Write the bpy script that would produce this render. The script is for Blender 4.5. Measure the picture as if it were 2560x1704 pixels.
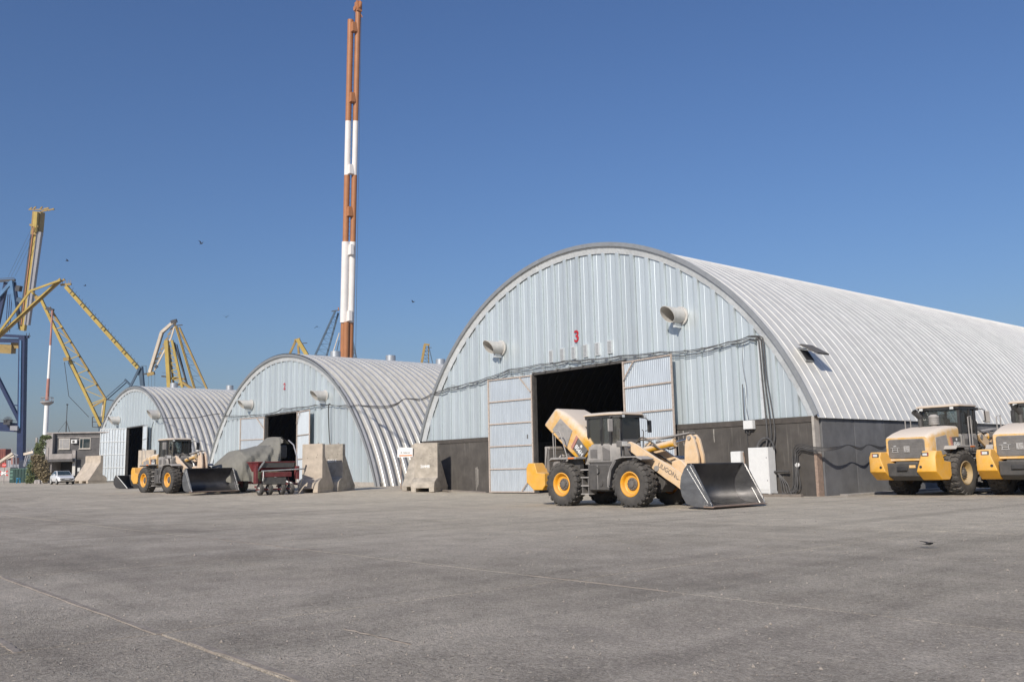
import bpy, bmesh, math, random
from mathutils import Vector, Matrix
random.seed(7)
for o in list(bpy.data.objects): bpy.data.objects.remove(o, do_unlink=True)
scene = bpy.context.scene
col = scene.collection
R = math.radians

# ------------------------------------------------------------------ camera
F_PX, PITCH, ROLL, YAW, CAM_H = 2254.6, R(8.083), R(1.2166), R(139.895), 1.4
_v = Vector((math.cos(YAW), math.sin(YAW), 0)); _r = Vector((math.sin(YAW), -math.cos(YAW), 0)); _u = Vector((0, 0, 1))
_up = _u*math.cos(PITCH) - _v*math.sin(PITCH)
CF = _v*math.cos(PITCH) + _u*math.sin(PITCH)
CR = _r*math.cos(ROLL) - _up*math.sin(ROLL)
CU = _up*math.cos(ROLL) + _r*math.sin(ROLL)
CC = Vector((0, 0, CAM_H))
cd = bpy.data.cameras.new('camera'); cam = bpy.data.objects.new('camera', cd); col.objects.link(cam)
cd.sensor_width = 36; cd.lens = F_PX/2560*36; cd.clip_start = 0.1; cd.clip_end = 9000
M = Matrix.Identity(4)
for i in range(3):
    M[i][0] = CR[i]; M[i][1] = CU[i]; M[i][2] = -CF[i]; M[i][3] = CC[i]
cam.matrix_world = M
scene.camera = cam
def at(px, py, depth):          # a point of the place seen at that photo pixel, that many metres away
    return CC + (CF + CR*((px-1280)/F_PX) - CU*((py-852)/F_PX))*depth

# ------------------------------------------------------------------ sky, sun, exposure
SUN = Vector((0.38, -0.79, 0.485)).normalized()
elev = math.asin(SUN.z); azim = math.atan2(SUN.x, SUN.y)
w = bpy.data.worlds.new('World'); scene.world = w; w.use_nodes = True
nt = w.node_tree
bg = nt.nodes['Background']; sky = nt.nodes.new('ShaderNodeTexSky')
sky.sky_type = 'NISHITA'; sky.sun_disc = False; sky.sun_elevation = elev; sky.sun_rotation = azim
sky.altitude = 0; sky.air_density = 1.4; sky.dust_density = 1.0; sky.ozone_density = 8.0
tint = nt.nodes.new('ShaderNodeVectorMath'); tint.operation = 'MULTIPLY'; tint.inputs[1].default_value = (.87, .838, .96)   # one even colour balance for the whole sky
nt.links.new(sky.outputs[0], tint.inputs[0]); nt.links.new(tint.outputs[0], bg.inputs[0]); bg.inputs[1].default_value = 0.1
sl = bpy.data.lights.new('sun', 'SUN'); sl.energy = 4.4; sl.angle = R(0.53); sl.color = (1, 0.93, 0.83)
so = bpy.data.objects.new('sun', sl); col.objects.link(so)
so.rotation_euler = SUN.to_track_quat('Z', 'Y').to_euler()
scene.view_settings.view_transform = 'Standard'; scene.view_settings.look = 'None'
scene.view_settings.exposure = 0.0; scene.view_settings.gamma = 1.0

# ------------------------------------------------------------------ helpers
def tag(o, label=None, cat=None, group=None, kind=None):
    if label: o['label'] = label
    if cat: o['category'] = cat
    if group: o['group'] = group
    if kind: o['kind'] = kind
    return o
def empty(name, loc=(0, 0, 0), rz=0, sc=1, label=None, cat=None, group=None):
    o = bpy.data.objects.new(name, None); col.objects.link(o)
    o.location = loc; o.rotation_euler = (0, 0, rz); o.scale = (sc, sc, sc)
    o.empty_display_size = 0.3
    return tag(o, label, cat, group)
def place(name, mesh, parent=None, loc=(0, 0, 0), rot=(0, 0, 0)):
    o = bpy.data.objects.new(name, mesh); col.objects.link(o); o.parent = parent
    o.location = loc; o.rotation_euler = rot
    return o
def copy_tree(o, parent=None):
    c = o.copy(); col.objects.link(c); c.parent = parent
    for ch in list(o.children): copy_tree(ch, c)
    return c
class MB:
    def __init__(s): s.v = []; s.f = []
    def add(s, vs, fs):
        n = len(s.v); s.v += [tuple(p) for p in vs]; s.f += [tuple(i+n for i in f) for f in fs]; return s
    def box(s, c, d, rot=None):
        c = Vector(c); x, y, z = d[0]/2, d[1]/2, d[2]/2
        P = [Vector((a, b, e)) for e in (-z, z) for a, b in ((-x, -y), (x, -y), (x, y), (-x, y))]
        if rot is not None: P = [rot @ p for p in P]
        return s.add([p+c for p in P], [(3, 2, 1, 0), (4, 5, 6, 7), (0, 1, 5, 4), (1, 2, 6, 5), (2, 3, 7, 6), (3, 0, 4, 7)])
    def bb(s, x0, x1, y0, y1, z0, z1): return s.box(((x0+x1)/2, (y0+y1)/2, (z0+z1)/2), (abs(x1-x0), abs(y1-y0), abs(z1-z0)))
    def prism(s, pts, axis, a, b):      # polygon in the two other axes, swept from a to b
        n = len(pts); V = []
        for t in (a, b):
            for p, q in pts: V.append({'x': (t, p, q), 'y': (p, t, q), 'z': (p, q, t)}[axis])
        F = [tuple(range(n-1, -1, -1)), tuple(range(n, 2*n))]
        F += [(i, (i+1) % n, n+(i+1) % n, n+i) for i in range(n)]
        return s.add(V, F)
    def ring(s, p, d, r, n):
        d = Vector(d).normalized(); a = Vector((0, 0, 1)) if abs(d.z) < .9 else Vector((1, 0, 0))
        u = d.cross(a).normalized(); w_ = d.cross(u)
        return [Vector(p) + u*(r*math.cos(2*math.pi*i/n)) + w_*(r*math.sin(2*math.pi*i/n)) for i in range(n)]
    def cyl(s, p0, p1, r0, r1=None, n=16, cap=True):
        r1 = r0 if r1 is None else r1; p0 = Vector(p0); p1 = Vector(p1); d = p1-p0
        V = s.ring(p0, d, r0, n) + s.ring(p1, d, r1, n)
        F = [(i, i+n, (i+1) % n+n, (i+1) % n) for i in range(n)]
        if cap: F += [tuple(range(n)), tuple(range(2*n-1, n-1, -1))]
        return s.add(V, F)
    def cable(s, path, r, n=6):
        P = [Vector(p) for p in path]; Q = []
        for i in range(len(P)-1):
            a, b, c, d = P[max(i-1, 0)], P[i], P[i+1], P[min(i+2, len(P)-1)]
            for k in range(5):
                t = k/5; Q.append(.5*((2*b)+(c-a)*t+(2*a-5*b+4*c-d)*t*t+(3*b-a-3*c+d)*t**3))
        return s.tube(Q+[P[-1]], r, n)
    def tube(s, path, r, n=6):
        path = [Vector(p) for p in path]; V = []; m = len(path)
        d0 = (path[1]-path[0]).normalized(); a = Vector((0, 0, 1)) if abs(d0.z) < .9 else Vector((1, 0, 0))
        u = d0.cross(a).normalized()
        for i, p in enumerate(path):
            d = (path[min(i+1, m-1)] - path[max(i-1, 0)]).normalized()
            u = (u - d*u.dot(d)).normalized(); w_ = d.cross(u)
            V += [p + u*(r*math.cos(2*math.pi*k/n)) + w_*(r*math.sin(2*math.pi*k/n)) for k in range(n)]
        F = [(i*n+k, i*n+(k+1) % n, (i+1)*n+(k+1) % n, (i+1)*n+k) for i in range(m-1) for k in range(n)]
        F += [tuple(range(n-1, -1, -1)), tuple(range((m-1)*n, m*n))]
        return s.add(V, F)
    def beam(s, p0, p1, w_, h=None, up=(0, 0, 1)):
        h = h or w_; p0 = Vector(p0); p1 = Vector(p1); d = (p1-p0).normalized()
        up = Vector(up)
        if abs(d.dot(up)) > .98: up = Vector((1, 0, 0))
        a = d.cross(up).normalized()*w_/2; b = a.cross(d).normalized()*h/2
        V = [p+sa*a+sb*b for p in (p0, p1) for sa, sb in ((-1, -1), (1, -1), (1, 1), (-1, 1))]
        return s.add(V, [(3, 2, 1, 0), (4, 5, 6, 7), (0, 1, 5, 4), (1, 2, 6, 5), (2, 3, 7, 6), (3, 0, 4, 7)])
    def lathe(s, prof, n=32, c=(0, 0, 0)):       # (radius, y) profile turned about the y axis
        V = []; m = len(prof)
        for k in range(n):
            t = 2*math.pi*k/n
            V += [(c[0]+r*math.cos(t), c[1]+y, c[2]+r*math.sin(t)) for r, y in prof]
        F = [(k*m+i, k*m+i+1, ((k+1) % n)*m+i+1, ((k+1) % n)*m+i) for k in range(n) for i in range(m-1)]
        return s.add(V, F)
    def loft(s, secs, cap=True):
        n = len(secs[0]); V = [p for q in secs for p in q]
        F = [(i*n+k, i*n+(k+1) % n, (i+1)*n+(k+1) % n, (i+1)*n+k) for i in range(len(secs)-1) for k in range(n)]
        if cap: F += [tuple(range(n-1, -1, -1)), tuple(range((len(secs)-1)*n, len(secs)*n))]
        return s.add(V, F)
    def mesh(s, name, mat, ang=32, fix=True):
        me = bpy.data.meshes.new(name); me.from_pydata(s.v, [], s.f)
        if fix:
            bm = bmesh.new(); bm.from_mesh(me); bmesh.ops.recalc_face_normals(bm, faces=bm.faces); bm.to_mesh(me); bm.free()
        for p in me.polygons: p.use_smooth = True
        me.set_sharp_from_angle(angle=R(ang))
        if mat: me.materials.append(mat)
        return me
    def build(s, name, mat, parent=None, bevel=0, ang=32, loc=(0, 0, 0), rot=(0, 0, 0), fix=True):
        o = place(name, s.mesh(name, mat, ang, fix), parent, loc, rot)
        if bevel:
            b = o.modifiers.new('bevel', 'BEVEL'); b.width = bevel; b.segments = 2; b.limit_method = 'ANGLE'; b.angle_limit = R(35)
            b.harden_normals = True
        return o
def B(name, mat, parent, x0, x1, y0, y1, z0, z1, bevel=0):
    return MB().bb(x0, x1, y0, y1, z0, z1).build(name, mat, parent, bevel)
def text(name, s, size, mat, parent, mw, ext=.004):
    cu = bpy.data.curves.new('t', 'FONT'); cu.body = s; cu.size = size; cu.extrude = ext; cu.offset = size*.022
    cu.align_x = 'CENTER'; cu.align_y = 'CENTER'
    t = bpy.data.objects.new('t', cu); col.objects.link(t)
    dg = bpy.context.evaluated_depsgraph_get(); me = bpy.data.meshes.new_from_object(t.evaluated_get(dg))
    bpy.data.objects.remove(t); me.name = name
    me.materials.clear(); me.materials.append(mat)
    o = place(name, me, parent); o.matrix_local = mw
    return o
def frame(o, x, y):       # matrix whose local x,y lie along the given directions at point o
    x = Vector(x).normalized(); y = Vector(y); z = x.cross(y).normalized(); y = z.cross(x)
    m = Matrix.Identity(4)
    for i in range(3): m[i][0] = x[i]; m[i][1] = y[i]; m[i][2] = z[i]; m[i][3] = o[i]
    return m

# ------------------------------------------------------------------ materials
def mat(name, c, rough=.6, metal=0, ns=3.0, na=.15, bump=0, bs=40, dust=0, dc=(.42, .37, .31), rnd=0, streak=0, sc=(.55, .53, .5), stretch=(1, 1, 1), spec=.5, coat=0, inside=None):
    m = bpy.data.materials.new(name); m.use_nodes = True; t = m.node_tree; N = t.nodes; L = t.links
    p = N['Principled BSDF']; p.inputs['Roughness'].default_value = rough; p.inputs['Metallic'].default_value = metal
    p.inputs['Specular IOR Level'].default_value = spec; p.inputs['Coat Weight'].default_value = coat
    geo = N.new('ShaderNodeNewGeometry'); mp = N.new('ShaderNodeMapping'); mp.inputs['Scale'].default_value = stretch
    L.new(geo.outputs['Position'], mp.inputs[0])
    n1 = N.new('ShaderNodeTexNoise'); n1.inputs['Scale'].default_value = ns; n1.inputs['Detail'].default_value = 6; n1.inputs['Roughness'].default_value = .65
    L.new(mp.outputs[0], n1.inputs['Vector'])
    mr = N.new('ShaderNodeMapRange'); mr.inputs[1].default_value = .28; mr.inputs[2].default_value = .72
    mr.inputs[3].default_value = 1-na; mr.inputs[4].default_value = 1+na; L.new(n1.outputs[0], mr.inputs[0])
    fac = mr.outputs[0]
    if rnd:
        oi = N.new('ShaderNodeObjectInfo'); m2 = N.new('ShaderNodeMapRange'); m2.inputs[3].default_value = 1-rnd; m2.inputs[4].default_value = 1+rnd
        L.new(oi.outputs['Random'], m2.inputs[0]); mu = N.new('ShaderNodeMath'); mu.operation = 'MULTIPLY'
        L.new(fac, mu.inputs[0]); L.new(m2.outputs[0], mu.inputs[1]); fac = mu.outputs[0]
    vm = N.new('ShaderNodeVectorMath'); vm.operation = 'SCALE'; vm.inputs[0].default_value = c; L.new(fac, vm.inputs['Scale'])
    out = vm.outputs[0]
    if streak:
        mp2 = N.new('ShaderNodeMapping'); mp2.inputs['Scale'].default_value = (6.5, 6.5, .30); L.new(geo.outputs['Position'], mp2.inputs[0])
        n2 = N.new('ShaderNodeTexNoise'); n2.inputs['Scale'].default_value = 1.6; n2.inputs['Detail'].default_value = 5; L.new(mp2.outputs[0], n2.inputs['Vector'])
        r2 = N.new('ShaderNodeMapRange'); r2.inputs[1].default_value = .58; r2.inputs[2].default_value = .78; r2.inputs[4].default_value = streak; L.new(n2.outputs[0], r2.inputs[0])
        mx = N.new('ShaderNodeMix'); mx.data_type = 'RGBA'; L.new(r2.outputs[0], mx.inputs[0]); L.new(out, mx.inputs[6]); mx.inputs[7].default_value = (*sc, 1); out = mx.outputs[2]
    if dust:
        n3 = N.new('ShaderNodeTexNoise'); n3.inputs['Scale'].default_value = 3.4; n3.inputs['Detail'].default_value = 8; n3.inputs['Roughness'].default_value = .72; L.new(geo.outputs['Position'], n3.inputs['Vector'])
        sp = N.new('ShaderNodeSeparateXYZ'); L.new(geo.outputs['Normal'], sp.inputs[0])
        a = N.new('ShaderNodeMath'); a.operation = 'MULTIPLY_ADD'; a.inputs[1].default_value = .55; L.new(sp.outputs[2], a.inputs[0]); L.new(n3.outputs[0], a.inputs[2])
        r3 = N.new('ShaderNodeMapRange'); r3.inputs[1].default_value = .30; r3.inputs[2].default_value = .88; r3.inputs[4].default_value = dust; L.new(a.outputs[0], r3.inputs[0])
        mx = N.new('ShaderNodeMix'); mx.data_type = 'RGBA'; L.new(r3.outputs[0], mx.inputs[0]); L.new(out, mx.inputs[6]); mx.inputs[7].default_value = (*dc, 1); out = mx.outputs[2]
        r4 = N.new('ShaderNodeMapRange'); r4.inputs[3].default_value = rough; r4.inputs[4].default_value = .9; L.new(r3.outputs[0], r4.inputs[0]); L.new(r4.outputs[0], p.inputs['Roughness'])
    if inside:                                     # inner face coloured near black, so shade inside the hangars is painted in
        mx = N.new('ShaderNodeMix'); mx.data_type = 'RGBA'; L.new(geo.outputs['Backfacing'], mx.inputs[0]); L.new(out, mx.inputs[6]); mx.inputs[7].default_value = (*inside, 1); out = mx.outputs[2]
    L.new(out, p.inputs['Base Color'])
    if bump:
        n4 = N.new('ShaderNodeTexNoise'); n4.inputs['Scale'].default_value = bs; n4.inputs['Detail'].default_value = 5; L.new(mp.outputs[0], n4.inputs['Vector'])
        b = N.new('ShaderNodeBump'); b.inputs['Strength'].default_value = bump; b.inputs['Distance'].default_value = .02
        L.new(n4.outputs[0], b.inputs['Height']); L.new(b.outputs[0], p.inputs['Normal'])
    return m
def glass_mat(name, tint=(.55, .62, .64), g=.16):
    m = bpy.data.materials.new(name); m.use_nodes = True; t = m.node_tree; N = t.nodes; L = t.links
    for n in list(N): N.remove(n)
    o = N.new('ShaderNodeOutputMaterial'); tr = N.new('ShaderNodeBsdfTransparent'); tr.inputs[0].default_value = (*tint, 1)
    gl = N.new('ShaderNodeBsdfGlossy'); gl.inputs['Roughness'].default_value = .03
    df = N.new('ShaderNodeBsdfDiffuse'); df.inputs[0].default_value = (.3, .28, .25, 1)
    fr = N.new('ShaderNodeFresnel'); fr.inputs[0].default_value = 1.5
    ad = N.new('ShaderNodeMath'); ad.inputs[1].default_value = g*.3; L.new(fr.outputs[0], ad.inputs[0])
    m1 = N.new('ShaderNodeMixShader'); L.new(ad.outputs[0], m1.inputs[0]); L.new(tr.outputs[0], m1.inputs[1]); L.new(gl.outputs[0], m1.inputs[2])
    m2 = N.new('ShaderNodeMixShader'); m2.inputs[0].default_value = .10; L.new(m1.outputs[0], m2.inputs[1]); L.new(df.outputs[0], m2.inputs[2])
    L.new(m2.outputs[0], o.inputs[0]); return m
K = {}
K['galv'] = mat('galvanised gable sheet', (.565, .622, .640), .42, .40, 5, .06, .05, 30, rnd=.07, stretch=(1, 1, .12))
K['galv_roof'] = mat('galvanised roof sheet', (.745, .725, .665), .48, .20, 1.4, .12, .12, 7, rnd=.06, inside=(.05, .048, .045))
K['vent'] = mat('dull vent zinc', (.42, .44, .46), .5, .5, 5, .12)
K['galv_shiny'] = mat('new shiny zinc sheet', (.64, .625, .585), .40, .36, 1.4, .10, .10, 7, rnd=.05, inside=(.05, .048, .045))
K['galv_trim'] = mat('galvanised trim', (.62, .64, .64), .5, .3, 6, .14, rnd=.08)
K['galv_door'] = mat('galvanised door sheet', (.60, .65, .685), .40, .5, 4, .10, .04, 25, rnd=.05, stretch=(1, 1, .2))
K['arch_edge'] = mat('grey arch edge', (.36, .37, .37), .5, .5, 4, .12)
K['rust_frame'] = mat('dusty rusty door frame', (.47, .395, .335), .8, .1, 12, .3, rnd=.08)
K['wall_dark'] = mat('dirty dark concrete wall', (.076, .068, .060), .85, 0, 1.2, .30, .25, 18, rnd=.10, streak=.42, sc=(.26, .24, .21))
K['wall_side'] = mat('dark grey side wall', (.15, .15, .152), .85, 0, 1.0, .26, .25, 18, rnd=.13, streak=.18, sc=(.26, .26, .26))
K['coping'] = mat('coping band', (.075, .065, .056), .85, 0, 3, .3, .2, 20)
K['streak'] = mat('chalky lime streak', (.30, .28, .25), .95, 0, 14, .4)
K['footing'] = mat('concrete footing', (.38, .35, .31), .9, 0, 3, .2, .3, 25)
K['concrete'] = mat('weathered concrete', (.36, .32, .265), .9, 0, 2.2, .34, .45, 22, rnd=.08, streak=.35, sc=(.26, .23, .19))
K['concrete_clean'] = mat('pale beige concrete', (.47, .40, .32), .9, 0, 1.8, .22, .3, 24, rnd=.06, streak=.2, sc=(.34, .29, .23))
K['edge_steel'] = mat('rusty steel edge', (.30, .22, .17), .8, .1, 8, .3)
K['cowl'] = mat('cream vent pipe', (.56, .54, .505), .55, .15, 5, .12)
K['cowl_in'] = mat('vent pipe inside', (.50, .46, .41), .6, .1, 5, .15)
K['louvre'] = mat('grey louvre', (.40, .41, .41), .5, .3, 8, .1)
K['red_paint'] = mat('red paint', (.42, .022, .03), .5, 0, 8, .2)
K['cable'] = mat('grey black cable', (.075, .072, .07), .55, 0, 6, .25, rnd=.3)
K['bracket'] = mat('bracket steel', (.42, .42, .41), .5, .5)
K['cab_white'] = mat('white enamel box', (.70, .70, .68), .4, 0, 5, .06)
K['white'] = mat('white paint', (.80, .79, .76), .45, 0, 5, .06)
K['dark'] = mat('dark void metal', (.02, .02, .021), .8)
# loader paints
K['yellow'] = mat('loader yellow', (.68, .36, .035), .42, 0, 5, .12, dust=.95, dc=(.66, .58, .49))
K['cream'] = mat('sun faded arm yellow', (.70, .47, .24), .5, 0, 5, .12, dust=.85, dc=(.66, .57, .47))
K['grey'] = mat('dusty grey paint', (.12, .115, .11), .55, 0, 5, .15, dust=.45, dc=(.33, .30, .27))
K['lgrey'] = mat('light dusty grey', (.24, .23, .22), .6, 0, 5, .2, dust=.75, dc=(.50, .46, .41))
K['dgrey'] = mat('dark frame paint', (.055, .053, .051), .6, 0, 5, .2, dust=.35, dc=(.26, .235, .205))
K['black'] = mat('black plastic', (.022, .022, .023), .5, 0, 5, .2, dust=.22, dc=(.22, .2, .18))
K['rubber'] = mat('dusty tyre rubber', (.042, .040, .038), .8, 0, 6, .3, .2, 30, dust=.42, dc=(.20, .178, .150))
K['rim'] = mat('rim yellow', (.78, .36, .018), .4, 0, 6, .1, dust=.30, dc=(.45, .38, .28))
K['roof'] = mat('dusty cab roof', (.56, .42, .28), .6, 0, 5, .15, dust=.9, dc=(.60, .54, .47))
K['yellow_cw'] = mat('counterweight yellow', (.74, .37, .02), .4, 0, 3, .08, dust=.45, dc=(.64, .50, .34))
K['rim2'] = mat('dust coated rim', (.40, .28, .12), .6, 0, 6, .15, dust=.6, dc=(.42, .35, .26))
K['yellow_d'] = mat('dust caked yellow', (.62, .37, .10), .5, 0, 4, .14, dust=1.0, dc=(.62, .53, .43))
K['cream_d'] = mat('dust caked arm', (.62, .45, .30), .55, 0, 4, .14, dust=.95, dc=(.62, .52, .43))
K['yellow_c'] = mat('deep loader yellow', (.72, .38, .022), .36, 0, 4, .08, dust=1.0, dc=(.70, .61, .51))
K['hub'] = mat('dusty hub', (.13, .12, .11), .6, .2, 8, .25, dust=.3, dc=(.3, .27, .23))
K['bucket'] = mat('worn bucket steel', (.36, .355, .35), .34, .9, 1.6, .32, .05, 6, stretch=(1, 1, 2.5))
K['bucket_in'] = mat('polished bucket inside', (.075, .075, .08), .36, .8, 1.3, .35, .05, 6, dust=.08)
K['chrome'] = mat('bright steel', (.62, .62, .62), .25, 1)
K['glass'] = glass_mat('cab glass', (.70, .76, .77))
K['seat'] = mat('cab seat', (.07, .07, .075), .7)
K['lamp'] = mat('lamp lens', (.75, .75, .72), .2, .2)
K['lamp_o'] = mat('amber lens', (.75, .22, .05), .3)
K['lamp_r'] = mat('red lens', (.45, .03, .02), .3)
K['decal'] = mat('dark decal', (.10, .10, .10), .5, 0, 6, .15, dust=.3)
K['letter'] = mat('faded grey letters', (.20, .165, .135), .7, 0, 14, .3)
K['letter_w'] = mat('white letters', (.75, .75, .73), .6)
K['emblem'] = mat('dusty silver emblem', (.46, .45, .43), .5, .2)
K['hose'] = mat('black hose', (.035, .033, .03), .6, 0, 6, .2, dust=.45, dc=(.38, .33, .27))
# far things
K['mast_o'] = mat('orange brown mast', (.40, .172, .074), .5, 0, .7, .12)
K['mast_w'] = mat('mast white', (.78, .74, .70), .5, 0, .7, .06)
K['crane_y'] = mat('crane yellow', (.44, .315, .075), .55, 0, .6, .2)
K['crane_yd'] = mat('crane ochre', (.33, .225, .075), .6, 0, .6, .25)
K['crane_b'] = mat('crane dark blue', (.014, .028, .085), .5, 0, .4, .2)
K['crane_lb'] = mat('crane light blue', (.09, .20, .36), .5, 0, .4, .15)
K['crane_db'] = mat('crane slate blue', (.06, .10, .15), .6, 0, .4, .2)
K['crane_w'] = mat('crane dirty cream', (.60, .52, .42), .6, 0, .6, .25)
K['crane_g'] = mat('crane boom grey', (.30, .30, .32), .6, 0, .5, .12)
K['crane_k'] = mat('crane dark steel', (.06, .06, .065), .6, 0, .5, .2)
K['mach_red'] = mat('implement red', (.13, .012, .016), .5, 0, 4, .25, dust=.25, dc=(.30, .24, .2))
K['tarp'] = mat('grey green tarpaulin', (.175, .168, .136), .7, 0, 2.5, .2, 1.0, 3.5, stretch=(1, 2.2, .7), dust=.30, dc=(.30, .28, .25))
K['tarp2'] = mat('olive tarpaulin', (.12, .125, .07), .75, 0, 3, .2, .4, 8)
K['bldg'] = mat('dark grey render', (.105, .100, .098), .9, 0, 1.2, .35, .3, 10)
K['bldg2'] = mat('pale render', (.34, .31, .29), .9, 0, 1.2, .25)
K['pane'] = mat('window pane', (.035, .05, .055), .08, 0, 2, .3, spec=.8)
K['curtain'] = mat('pale curtain', (.32, .31, .30), .8)
K['leaf_g'] = mat('leaf green', (.14, .165, .07), .6, 0, 9, .5)
K['leaf_b'] = mat('leaf olive brown', (.25, .20, .115), .7, 0, 9, .45)
K['bark'] = mat('bark', (.09, .07, .05), .9, 0, 6, .3)
K['carpaint'] = mat('white car paint', (.78, .78, .78), .25, 0, 3, .02, coat=.5)
K['green_box'] = mat('dark green steel', (.010, .045, .036), .6, 0, 2, .25)
K['green_lt'] = mat('faded green steel', (.10, .19, .15), .7, 0, 3, .25)
K['blue_pl'] = mat('blue plastic', (.02, .22, .42), .4)
K['sign_red'] = mat('sign red', (.55, .04, .03), .5, 0, 6, .15)
K['cont_red'] = mat('container red brown', (.20, .055, .04), .7, 0, .9, .3)
K['cont_pink'] = mat('faded container', (.42, .20, .16), .7, 0, .9, .25)
K['bird'] = mat('dark feathers', (.025, .023, .022), .8)
K['grit'] = mat('grit', (.30, .265, .225), .95, 0, 40, .6)
K['wood'] = mat('grey plank', (.20, .17, .14), .9, 0, 6, .3)
K['sand'] = mat('sandy joint filler', (.285, .245, .205), .95, 0, 5, .3, .4, 60)

def ground_mat():
    m = bpy.data.materials.new('worn yard concrete'); m.use_nodes = True; t = m.node_tree; N = t.nodes; L = t.links
    p = N['Principled BSDF']; p.inputs['Roughness'].default_value = .92; p.inputs['Specular IOR Level'].default_value = .25
    g = N.new('ShaderNodeNewGeometry')
    def noise(s, d=4, rg=.6, sc=(1, 1, 1), rot=0):
        mp = N.new('ShaderNodeMapping'); mp.inputs['Scale'].default_value = sc; mp.inputs['Rotation'].default_value = (0, 0, rot); L.new(g.outputs['Position'], mp.inputs[0])
        n = N.new('ShaderNodeTexNoise'); n.inputs['Scale'].default_value = s; n.inputs['Detail'].default_value = d; n.inputs['Roughness'].default_value = rg
        L.new(mp.outputs[0], n.inputs['Vector']); return n.outputs[0]
    def rng(v, a, b, c, d):
        r = N.new('ShaderNodeMapRange'); r.inputs[1].default_value = a; r.inputs[2].default_value = b; r.inputs[3].default_value = c; r.inputs[4].default_value = d; L.new(v, r.inputs[0]); return r.outputs[0]
    def mul(a, b):
        x = N.new('ShaderNodeMath'); x.operation = 'MULTIPLY'; L.new(a, x.inputs[0]); L.new(b, x.inputs[1]); return x.outputs[0]
    def mix(f, a, b, bc=None):
        x = N.new('ShaderNodeMix'); x.data_type = 'RGBA'; L.new(f, x.inputs[0])
        if isinstance(a, tuple): x.inputs[6].default_value = (*a, 1)
        else: L.new(a, x.inputs[6])
        if isinstance(b, tuple): x.inputs[7].default_value = (*b, 1)
        else: L.new(b, x.inputs[7])
        return x.outputs[2]
    patch = noise(.16, 5, .62)
    c = mix(rng(patch, .36, .64, 0, 1), (.285, .252, .222), (.395, .352, .312))
    wear = noise(.35, 6, .7, (1, .28, 1), R(20))                   # tyre tracked streaks
    c = mix(rng(wear, .50, .70, 0, .65), c, (.47, .425, .378))
    dk = noise(.5, 5, .6, (.25, 1, 1), R(12))
    c = mix(rng(dk, .56, .72, 0, .45), c, (.185, .165, .148))
    sep = N.new('ShaderNodeSeparateXYZ'); L.new(g.outputs['Position'], sep.inputs[0])     # pale cargo dust lies thicker along the hangar fronts
    wob = N.new('ShaderNodeMath'); wob.operation = 'MULTIPLY_ADD'; wob.inputs[1].default_value = 22; L.new(noise(.12, 5, .6), wob.inputs[0]); L.new(sep.outputs[1], wob.inputs[2])
    c = mix(rng(wob.outputs[0], 17, 31, 0, .85), c, (.50, .448, .378))
    grit = noise(.22, 4, .6); gf = rng(grit, .40, .58, .15, 1)        # where aggregate is exposed
    fine = noise(42, 4, .8); med = noise(13, 5, .75); blot = noise(1.3, 6, .7)
    v = N.new('ShaderNodeTexVoronoi'); v.inputs['Scale'].default_value = 19; L.new(g.outputs['Position'], v.inputs['Vector'])
    s1 = mul(mul(rng(fine, .3, .7, .50, 1.50), rng(med, .3, .7, .74, 1.26)), rng(blot, .3, .7, .82, 1.18))
    sc = N.new('ShaderNodeVectorMath'); sc.operation = 'SCALE'; L.new(c, sc.inputs[0]); L.new(s1, sc.inputs['Scale']); c = sc.outputs[0]
    sepc = N.new('ShaderNodeSeparateColor'); L.new(v.outputs['Color'], sepc.inputs[0])
    c = mix(mul(rng(sepc.outputs[0], .86, .90, 0, 1), rng(v.outputs['Distance'], .2, .42, .85, 0)), c, (.55, .49, .41))
    c = mix(mul(mul(rng(sepc.outputs[1], .66, .74, 0, 1), rng(v.outputs['Distance'], .25, .5, .40, 0)), gf), c, (.075, .07, .066))
    # spilled grain dust, sandy coloured
    spill = noise(.5, 6, .72, (.35, 1, 1), R(-15)); c = mix(mul(rng(spill, .60, .72, 0, .55), rng(fine, .45, .65, 0, 1)), c, (.46, .36, .24))
    trk = noise(.9, 3, .5, (1, .035, 1), R(38)); trk2 = noise(.8, 3, .5, (.04, 1, 1), R(14))       # faint tyre tracks
    tm = mul(rng(trk, .56, .66, 1, .84), rng(trk2, .57, .68, 1, .88))
    bal = N.new('ShaderNodeVectorMath'); bal.operation = 'SCALE'; L.new(c, bal.inputs[0]); L.new(tm, bal.inputs['Scale'])
    wm = N.new('ShaderNodeVectorMath'); wm.operation = 'MULTIPLY'; wm.inputs[1].default_value = (1.12, 1.10, 1.02); L.new(bal.outputs[0], wm.inputs[0]); c = wm.outputs[0]
    L.new(c, p.inputs['Base Color'])
    ad = N.new('ShaderNodeMath'); ad.operation = 'ADD'; L.new(mul(fine, rng(gf, 0, 1, .5, 1.1)), ad.inputs[0]); L.new(mul(med, rng(gf, 0, 1, .5, 1.3)), ad.inputs[1])
    b = N.new('ShaderNodeBump'); b.inputs['Strength'].default_value = .9; b.inputs['Distance'].default_value = .03
    L.new(ad.outputs[0], b.inputs['Height']); L.new(b.outputs[0], p.inputs['Normal'])
    return m
K['ground'] = ground_mat()

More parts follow.
